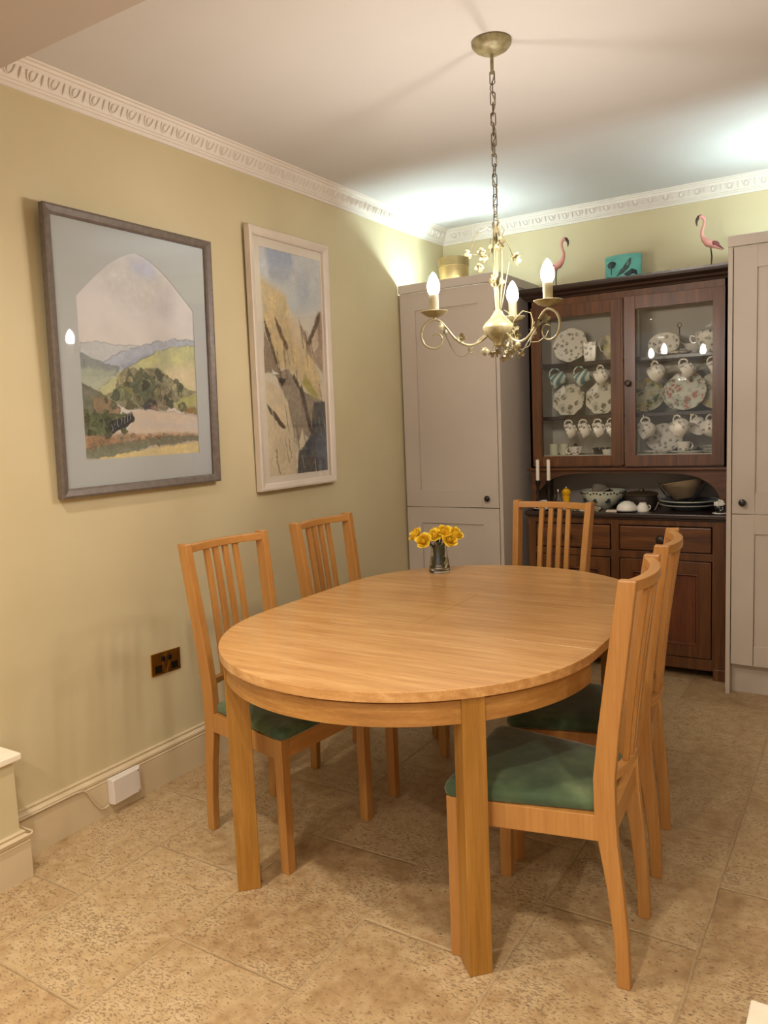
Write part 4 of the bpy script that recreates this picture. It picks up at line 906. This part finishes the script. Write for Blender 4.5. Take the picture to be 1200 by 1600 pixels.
vs = [p for r in rings for p in r]; fs = [(i*9+j, i*9+j+1, (i+1)*9+j+1, (i+1)*9+j) for i in range(8) for j in range(8)]
o = MB().add(vs, fs, True).build('folded_cloth', 'cloth_grey', flat=True); o.location = (1.045, -.20, ZQ-.002); sm = o.modifiers.new('s', 'SOLIDIFY'); sm.thickness = .006
tag(o, 'crumpled grey cloth lying across the top of the leaf-bordered bowl', 'cloth')
t = thing('casserole_dish', 'dark lidded stoneware casserole behind the white bowls', 'casserole', (1.268, -.19, ZQ))
MB().lathe([(.070, 0), (.078, .006), (.084, .04), (.082, .068), (.086, .072)], 36).build('pot', 'stoneware_dark', t)
MB().lathe([(.088, .072), (.089, .078), (.070, .088), (.030, .094), (.014, .094), (.012, .104), (.001, .106)], 36).build('lid', 'stoneware_lid', t)
t = thing('lidded_bowl', 'white china bowl upturned on a dark saucer near the worktop edge', 'bowl', (1.236, -.370, ZQ))
MB().lathe([(.045, 0), (.058, .005), (.056, .008), (.001, .007)], 28).build('saucer', 'plate_blue_grey', t)
MB().lathe([(.053, .009), (.054, .015), (.048, .034), (.030, .050), (.018, .053), (.018, .056), (.001, .056)], 30).build('bowl', 'china_white', t)
t = thing('teacup', 'small upturned white cup touching the white upturned bowl', 'cup', (1.312, -.345, ZQ))
MB().lathe([(.032, 0), (.033, .004), (.030, .024), (.018, .042), (.016, .047), (.001, .047)], 26).build('bowl', 'china_white', t)
MB().tube([(.030+.010*math.sin(q), 0, .022+.011*math.cos(q)) for q in [PI*k/8 for k in range(9)]], .0028, 6).build('handle', 'china_white', t)
# stack of two large plates with a brown mixing bowl leaning in a glass bowl
for i, lab in enumerate(('large blue-grey platter at the bottom of the pair on the dresser', 'large blue-grey platter with a pale rim, on top of its twin')):
    o = MB().lathe([(.08, 0), (.085, .004), (.125, .018), (.148-.004*(1-i), .026), (.147, .030), (.122, .022), (.08, .010), (.001, .009)], 48).build('platter', 'plate_blue_grey'); o.location = (1.515, -.20+.004*i, ZQ+i*.021)
    MB().tube([(.1478*math.cos(2*PI*k/48)-.0035*(1-i)*math.cos(2*PI*k/48), (.1478-.0035*(1-i))*math.sin(2*PI*k/48), .0290) for k in range(48)], .0022, 6, closed=True).build('rim', 'china_cream', o)
    tag(o, lab, 'plate', 'large blue-grey platters on the dresser')
t = thing('glass_bowl', 'wide clear glass bowl standing on the blue-grey platters', 'bowl', (1.478, -.20, ZQ+.0305+.0006))
MB().lathe([(.045, 0), (.048, .003), (.075, .03), (.108, .078), (.122, .108), (.119, .108), (.104, .078), (.071, .033), (.045, .007), (.001, .006)], 44).build('bowl', 'clear_glass', t)
t = thing('mixing_bowl', 'brown stoneware mixing bowl tilted inside the clear glass bowl', 'bowl', (1.492, -.20, ZQ+.058), rot=(L(-3), L(-9), 0))
MB().lathe([(.050, 0), (.053, .004), (.068, .025), (.092, .055), (.106, .082), (.110, .086), (.107, .090), (.100, .084), (.085, .056), (.06, .026), (.045, .010), (.001, .008)], 44).build('bowl', 'stoneware_brown', t)
# printed mats, little box, pot
t = thing('table_mats', 'fanned printed table mats lying at the worktop edge under the leaf bowl', 'table mat', (.985, -.345, ZQ), L(8))
for k in range(3):
    MB().box(-.10, -.05, k*.005, .10, .05, k*.005+.0045).build('mat', 'mat_print', t, rot=(0, 0, L(-7+7*k)))
o = MB().box(-.028, -.016, 0, .028, .016, .012).build('small_box', 'frame_blush', bevel=.002); o.location = (1.168, -.412, ZQ); tag(o, 'tiny pale pink box at the front edge of the worktop', 'box')
t = thing('flower_pot', 'small ornamental pot of white china flowers by the right cupboard', 'ornament', (1.698, -.385, ZQ))
MB().lathe([(.028, 0), (.036, .004), (.035, .007), (.001, .006)], 24).build('saucer', 'china_white', t)
MB().lathe([(.020, .007), (.026, .020), (.027, .036), (.022, .044)], 22).build('pot', 'china_dots', t)
b = MB()
for k, (fx, fy, fz) in enumerate(((-.014, -.012, .052), (.012, -.014, .055), (0, .008, .060), (-.002, -.018, .044))):
    b.ball((fx, fy, fz), .006, 8, 6)
    for m in range(5): q = 2*PI*m/5+k; b.ball((fx+.009*math.cos(q), fy-.003, fz+.009*math.sin(q)), .0055, 6, 5, (1, .5, 1))
b.build('blossoms', 'china_white', t)
o = MB().tube([(0, 0, .006), (.012, .0, .030), (.020, 0, .050)], .004, 8).build('spoon_handle', 'steel'); o.location = (1.372, -.335, ZQ); tag(o, 'short steel utensil leaning on the left rim of the platters', 'utensil')
# ------------------------------------------------------------------ ornaments on top
t = thing('gold_tin', 'round gold lidded tin on top of the left cupboard', 'tin', (.225, -.31, 2.1005))
MB().lathe([(.086, 0), (.088, .003), (.088, .165), (.086, .166)], 40).build('body', 'tin_gold', t)
MB().lathe([(.0885, .160), (.0915, .162), (.0915, .206), (.088, .211), (.001, .212)], 40).build('lid', 'tin_lid_gold', t)
t = thing('peacock_tin', 'turquoise oval tin with a dark peacock picture on the dresser top', 'tin', (1.190, -.235, 2.0695), L(-4))
MB().lathe([(.096, 0), (.097, .003), (.097, .118), (.096, .120)], 44, sy=.6).build('body', 'tin_turquoise', t)
MB().lathe([(.0975, .106), (.0985, .108), (.0985, .124), (.096, .127), (.001, .128)], 44, sy=.6).build('lid', 'tin_turquoise', t)
def on_tin(x, z): return (x, -math.sqrt(max(0, .0975**2-x*x))*.6-.0006, z)
def patch(parent, pts, mat, nm):
    pts = [on_tin(p[0], p[1]) for p in pts]; c = tuple(sum(p[i] for p in pts)/len(pts) for i in range(3)); n = len(pts)
    cc = on_tin(c[0], c[2]); o_ = [tuple(Vector(p)-Vector((0, .0008, 0))) for p in pts]+[tuple(Vector(cc)-Vector((0, .0008, 0)))]
    b = MB().add(o_, [(i, (i+1) % n, n) for i in range(n)]); return b.build(nm, mat, parent, flat=True)
patch(t, [(-.045+.026*math.cos(q)*(1+.1*math.sin(5*q)), .080+.019*math.sin(q)) for q in [2*PI*k/16 for k in range(16)]], 'peacock_dark', 'tree_print')
patch(t, [(-.05, .030), (-.044, .030), (-.043, .066), (-.049, .066)], 'peacock_dark', 'trunk_print')
patch(t, [(-.075, .024), (-.02, .034), (.01, .052), (.035, .066), (.046, .098), (.052, .106), (.060, .100), (.056, .074), (.044, .050), (.02, .030), (-.01, .018), (-.06, .014)], 'peacock_feather', 'peacock_print')
patch(t, [(.02, .024), (.06, .050), (.082, .040), (.085, .016), (.04, .012)], 'peacock_dark', 'foliage_print')
def flamingo(label, loc, face):
    t = thing('flamingo_figure', label, 'figurine', loc, group='flamingo figures on the dresser top')
    f = face
    MB().tube([(0, 0, 0), (f*-.004, 0, .028), (f*-.006, 0, .062), (0, 0, .110)], [.0034, .0028, .0038, .003], 8).build('leg', 'leg_dark', t)
    b = MB(); b.tube([(f*-.056, 0, .088), (f*-.036, 0, .104), (f*-.012, 0, .120), (f*.012, 0, .130), (f*.030, 0, .147), (f*.040, 0, .170), (f*.041, 0, .192), (f*.034, 0, .212), (f*.029, 0, .232), (f*.031, 0, .250), (f*.040, 0, .262), (f*.050, 0, .263), (f*.058, 0, .256)],
                     [.003, .011, .019, .020, .014, .0095, .0078, .0072, .0070, .0078, .0100, .0098, .0060], 12)
    b.build('body', 'pink_feather', t)
    b = MB(); b.ball((f*-.016, -.012, .122), .012, 12, 8, (2.0, .6, 1.0)); b.ball((f*-.016, .012, .122), .012, 12, 8, (2.0, .6, 1.0)); b.tube([(f*-.030, -.012, .116), (f*-.062, -.004, .090)], [.008, .0015], 8); b.build('wing', 'wing_feather', t)
    MB().tube([(f*.044, 0, .266), (f*.056, 0, .262), (f*.065, 0, .250), (f*.067, 0, .236), (f*.064, 0, .218)], [.0085, .0095, .0075, .005, .001], 10).build('beak', 'beak_black', t)
    return t
flamingo('pink flamingo figure facing left beside the right cupboard', (1.624, -.24, 2.0695), -1)
flamingo('pink flamingo figure facing right, behind the chandelier bulb', (.826, -.24, 2.0695), 1)
# ------------------------------------------------------------------ chandelier
AX, AY = 1.287, -2.127
ch = thing('chandelier', 'cream painted metal chandelier with three lit candle bulbs over the table', 'chandelier', (AX, AY, ZC))
def cz(z): return z-ZC
b = MB().lathe([(.060, 0), (.063, -.004), (.062, -.012), (.052, -.024), (.034, -.034), (.012, -.038), (.001, -.039)], 36); b.build('ceiling_rose', 'cream_metal', ch)
MB().tube([(0, 0, -.036), (0, 0, -.098)], .0055, 10).build('drop_rod', 'cream_metal', ch)
zt = -.094; zb = cz(1.985); n = 15; step = (zb-zt)/n
for k in range(n):
    c = zt+step*(k+.5); L_ = abs(step)*.5+.004; an = (k % 2)*PI/2+.4+k*.05; pts = []
    for m in range(14):
        q = 2*PI*m/14; r = .0075*math.sin(q); zz = (L_-.0045)*(1 if math.cos(q) > 0 else -1)+.0045*math.cos(q)
        pts.append((r*math.cos(an), r*math.sin(an), c+zz))
    MB().tube(pts, .0016, 5, closed=True).build('chain_link', 'bronze', ch)
pts = [(.007*math.cos(k*.55), .007*math.sin(k*.55), -.09+(zb+.09)*k/60) for k in range(61)]
MB().tube(pts, .0021, 6).build('cable', 'dull_cable', ch)
MB().tube([(.012*math.sin(2*PI*k/12), 0, cz(1.990)+.010*math.cos(2*PI*k/12)) for k in range(12)], .0025, 6, closed=True).build('hanging_ring', 'cream_metal', ch)
b = MB()
for k in range(3):
    q = 2*PI*k/3+.3; pts = []
    for m in range(9):
        v = m/8; r = .006+.013*math.sin(PI*v)**.8*(1-v*.4); pts.append((r*math.cos(q+.3*v), r*math.sin(q+.3*v), cz(1.985-.268*v)))
    b.tube(pts, .0036, 7)
b.tube([(0, 0, cz(1.985)), (0, 0, cz(1.715))], .0042, 8)
b.build('stem', 'cream_metal', ch)
MB().lathe([(.007, cz(1.722)), (.013, cz(1.714)), (.017, cz(1.706)), (.028, cz(1.692)), (.042, cz(1.678)), (.050, cz(1.667)), (.0505, cz(1.660)), (.042, cz(1.645)), (.030, cz(1.628)), (.018, cz(1.617)), (.015, cz(1.606)), (.009, cz(1.603)), (.004, cz(1.597)), (.001, cz(1.596))], 32).build('body', 'cream_metal', ch)
def blossom(parent, c, d, s=1.0, mat='cream_metal'):
    d = Vector(d).normalized(); mt = Matrix.Translation(c) @ d.to_track_quat('Z', 'Y').to_matrix().to_4x4(); b = MB()
    b.ball((0, 0, .002*s), .003*s, 7, 5)
    for k in range(4):
        q = 2*PI*k/4; g = []
        for i in range(4):
            v = i/3; wd = (.35, .9, 1.0, .45)[i]*.0068*s; r = .002*s+v*.013*s; z = .010*s*v*v
            for j in (-1, 0, 1):
                u = j*wd; g.append((r*math.cos(q)-u*math.sin(q), r*math.sin(q)+u*math.cos(q), z-(.002*s if j == 0 else 0)))
        b.add(g, [(i*3+j, i*3+j+1, i*3+j+4, i*3+j+3) for i in range(3) for j in range(2)], True)
    b.v = [tuple(mt @ Vector(p)) for p in b.v]; return b.build('blossom', mat, parent, flat=True)
ARMP = [(.020, 1.652), (.038, 1.638), (.060, 1.620), (.092, 1.608), (.120, 1.614), (.148, 1.634), (.172, 1.664), (.190, 1.684), (.207, 1.693), (.226, 1.690), (.244, 1.677), (.255, 1.656), (.256, 1.635), (.247, 1.615), (.232, 1.604), (.214, 1.601), (.198, 1.607), (.189, 1.620), (.188, 1.634), (.196, 1.645), (.209, 1.647), (.219, 1.641)]
for k in range(3):
    ang = math.radians((219.3, 339.3, 99.3)[k]); ca, sa = math.cos(ang), math.sin(ang)
    def W(r, z, side=0): return (r*ca-side*sa, r*sa+side*ca, cz(z))
    # smooth the arm
    P_ = [Vector(W(r, z)) for r, z in ARMP]; pts = []
    for i in range(len(P_)-1):
        p0, p1, p2, p3 = P_[max(i-1, 0)], P_[i], P_[i+1], P_[min(i+2, len(P_)-1)]
        for m in range(4):
            q = m/4; pts.append(tuple(.5*((2*p1)+(-p0+p2)*q+(2*p0-5*p1+4*p2-p3)*q*q+(-p0+3*p1-3*p2+p3)*q**3)))
    pts.append(tuple(P_[-1])); nn = len(pts)
    arm = MB().tube(pts, [.0042 if i < nn*.45 else .0042-.002*(i-nn*.45)/(nn*.55) for i in range(nn)], 8).build('arm', 'cream_metal', ch)
    px_, py_, _ = W(.2115, 0)
    MB().lathe([(.004, cz(1.694)), (.004, cz(1.700)), (.014, cz(1.701)), (.030, cz(1.707)), (.044, cz(1.718)), (.043, cz(1.7195)), (.028, cz(1.710)), (.001, cz(1.707))], 28, px_, py_).build('drip_pan', 'cream_metal', arm)
    MB().lathe([(.0145, cz(1.710)), (.0150, cz(1.712)), (.0150, cz(1.771)), (.0138, cz(1.772)), (.001, cz(1.770))], 20, px_, py_).build('candle_sleeve', 'candle_sleeve', arm)
    MB().lathe([(.013, cz(1.773)), (.0185, cz(1.783)), (.0205, cz(1.795)), (.0190, cz(1.808)), (.0130, cz(1.825)), (.0060, cz(1.837)), (.001, cz(1.842))], 18, px_, py_).build('bulb', 'bulb_glass', arm)
    # leafy wire vine that loops around the arm
    vp = [W(.03+.15*q, 1.640-.05*math.sin(PI*q)+.022*math.sin(7*q+k), .020*math.sin(6*q+k)) for q in [i/18 for i in range(19)]]
    MB().tube(vp, .0013, 5).build('vine', 'cream_metal', arm)
    for (r, z, sd, dx) in ((.170, 1.655, -.012, 0), (.128, 1.630, .016, 1), (.098, 1.590, -.012, 2), (.055, 1.588, .022, 3), (.188, 1.668, .014, 4)):
        blossom(arm, W(r, z, sd), Vector((math.cos(ang+dx*1.4), math.sin(ang+dx*1.4), -.3+.35*(dx % 3))), 1.0)
        q0 = Vector(W(r, z, sd)); q1 = Vector(W(r+.004, z+.012, sd*.2)); MB().tube([tuple(q0), tuple((q0+q1)/2+Vector((0, 0, .004))), tuple(q1)], .0011, 5).build('stalk', 'cream_metal', arm)
# wires and blossoms around the stem; u is the direction across the photograph's view
U = Vector((.847, .532, 0)); D = Vector((-.532, .847, 0))
def S(a_, z, d_=0): v_ = U*a_+D*d_; return (v_.x, v_.y, cz(z))
WIRES = [[(-.004, 1.978), (-.03, 1.980), (-.055, 1.968), (-.072, 1.945), (-.082, 1.915), (-.085, 1.900)], [(.004, 1.975), (.020, 1.982), (.028, 1.972), (.018, 1.950), (.004, 1.935)], [(.004, 1.965), (.030, 1.945), (.044, 1.915), (.052, 1.890)],
         [(.002, 1.940), (-.018, 1.945), (-.022, 1.915), (-.026, 1.885)], [(-.082, 1.900), (-.066, 1.896), (-.050, 1.902)], [(.040, 1.870), (.030, 1.820), (.020, 1.770), (.010, 1.722)], [(.02, 1.718), (.045, 1.700), (.060, 1.690)], [(-.006, 1.780), (-.012, 1.800), (-.010, 1.820)],
         [(-.012, 1.612), (-.020, 1.600), (-.022, 1.588)], [(.006, 1.600), (.012, 1.585), (.016, 1.572)], [(.010, 1.640), (.030, 1.618), (.055, 1.590), (.062, 1.580)], [(.040, 1.665), (.055, 1.690), (.080, 1.712), (.105, 1.705), (.112, 1.680), (.108, 1.650)], [(.03, 1.63), (.05, 1.60), (.075, 1.588), (.10, 1.60), (.108, 1.63)], [(.108, 1.612), (.13, 1.612), (.155, 1.628), (.165, 1.648)]]
for i, wv in enumerate(WIRES):
    MB().tube([S(a_, z, .006*math.sin(i)) for a_, z in wv], .0014, 5).build('vine', 'cream_metal', ch)
for a_, z, du, dz in ((-.088, 1.900, -1, -.6), (-.048, 1.902, -.3, -.2), (-.024, 1.906, .5, .2), (-.040, 1.886, -.4, -.6), (.010, 1.932, .4, .3), (.052, 1.888, .6, -.7), (.062, 1.872, .8, -.3), (-.056, 1.856, -.3, -.4), (.008, 1.922, -.2, -.5),
                      (-.014, 1.812, -.8, .2), (.008, 1.806, .8, .1), (-.006, 1.796, -.2, .3), (-.022, 1.582, 0, -1), (.014, 1.566, .1, -1), (.028, 1.580, .4, -.6), (.066, 1.576, .6, -.7), (.048, 1.660, .5, -.3), (.060, 1.636, -.3, -.3)):
    v_ = U*du-D*.6; blossom(ch, S(a_, z, -.012), (v_.x, v_.y, dz), 1.05)
# ------------------------------------------------------------------ kitchen downlights (seen only as reflections)
for i, (sx, sy) in enumerate(SPOTS):
    t = thing('ceiling_downlight', 'recessed white ceiling downlight over the kitchen side', 'downlight', (sx, sy, ZB), group='recessed kitchen downlights')
    MB().lathe([(.045, -.0002), (.046, -.004), (.036, -.006), (.034, -.0002)], 28, caps=False).build('bezel', 'white_plastic', t)
    MB().lathe([(.034, -.0012), (.001, -.0014)], 24).build('lens', 'downlight_lens', t)
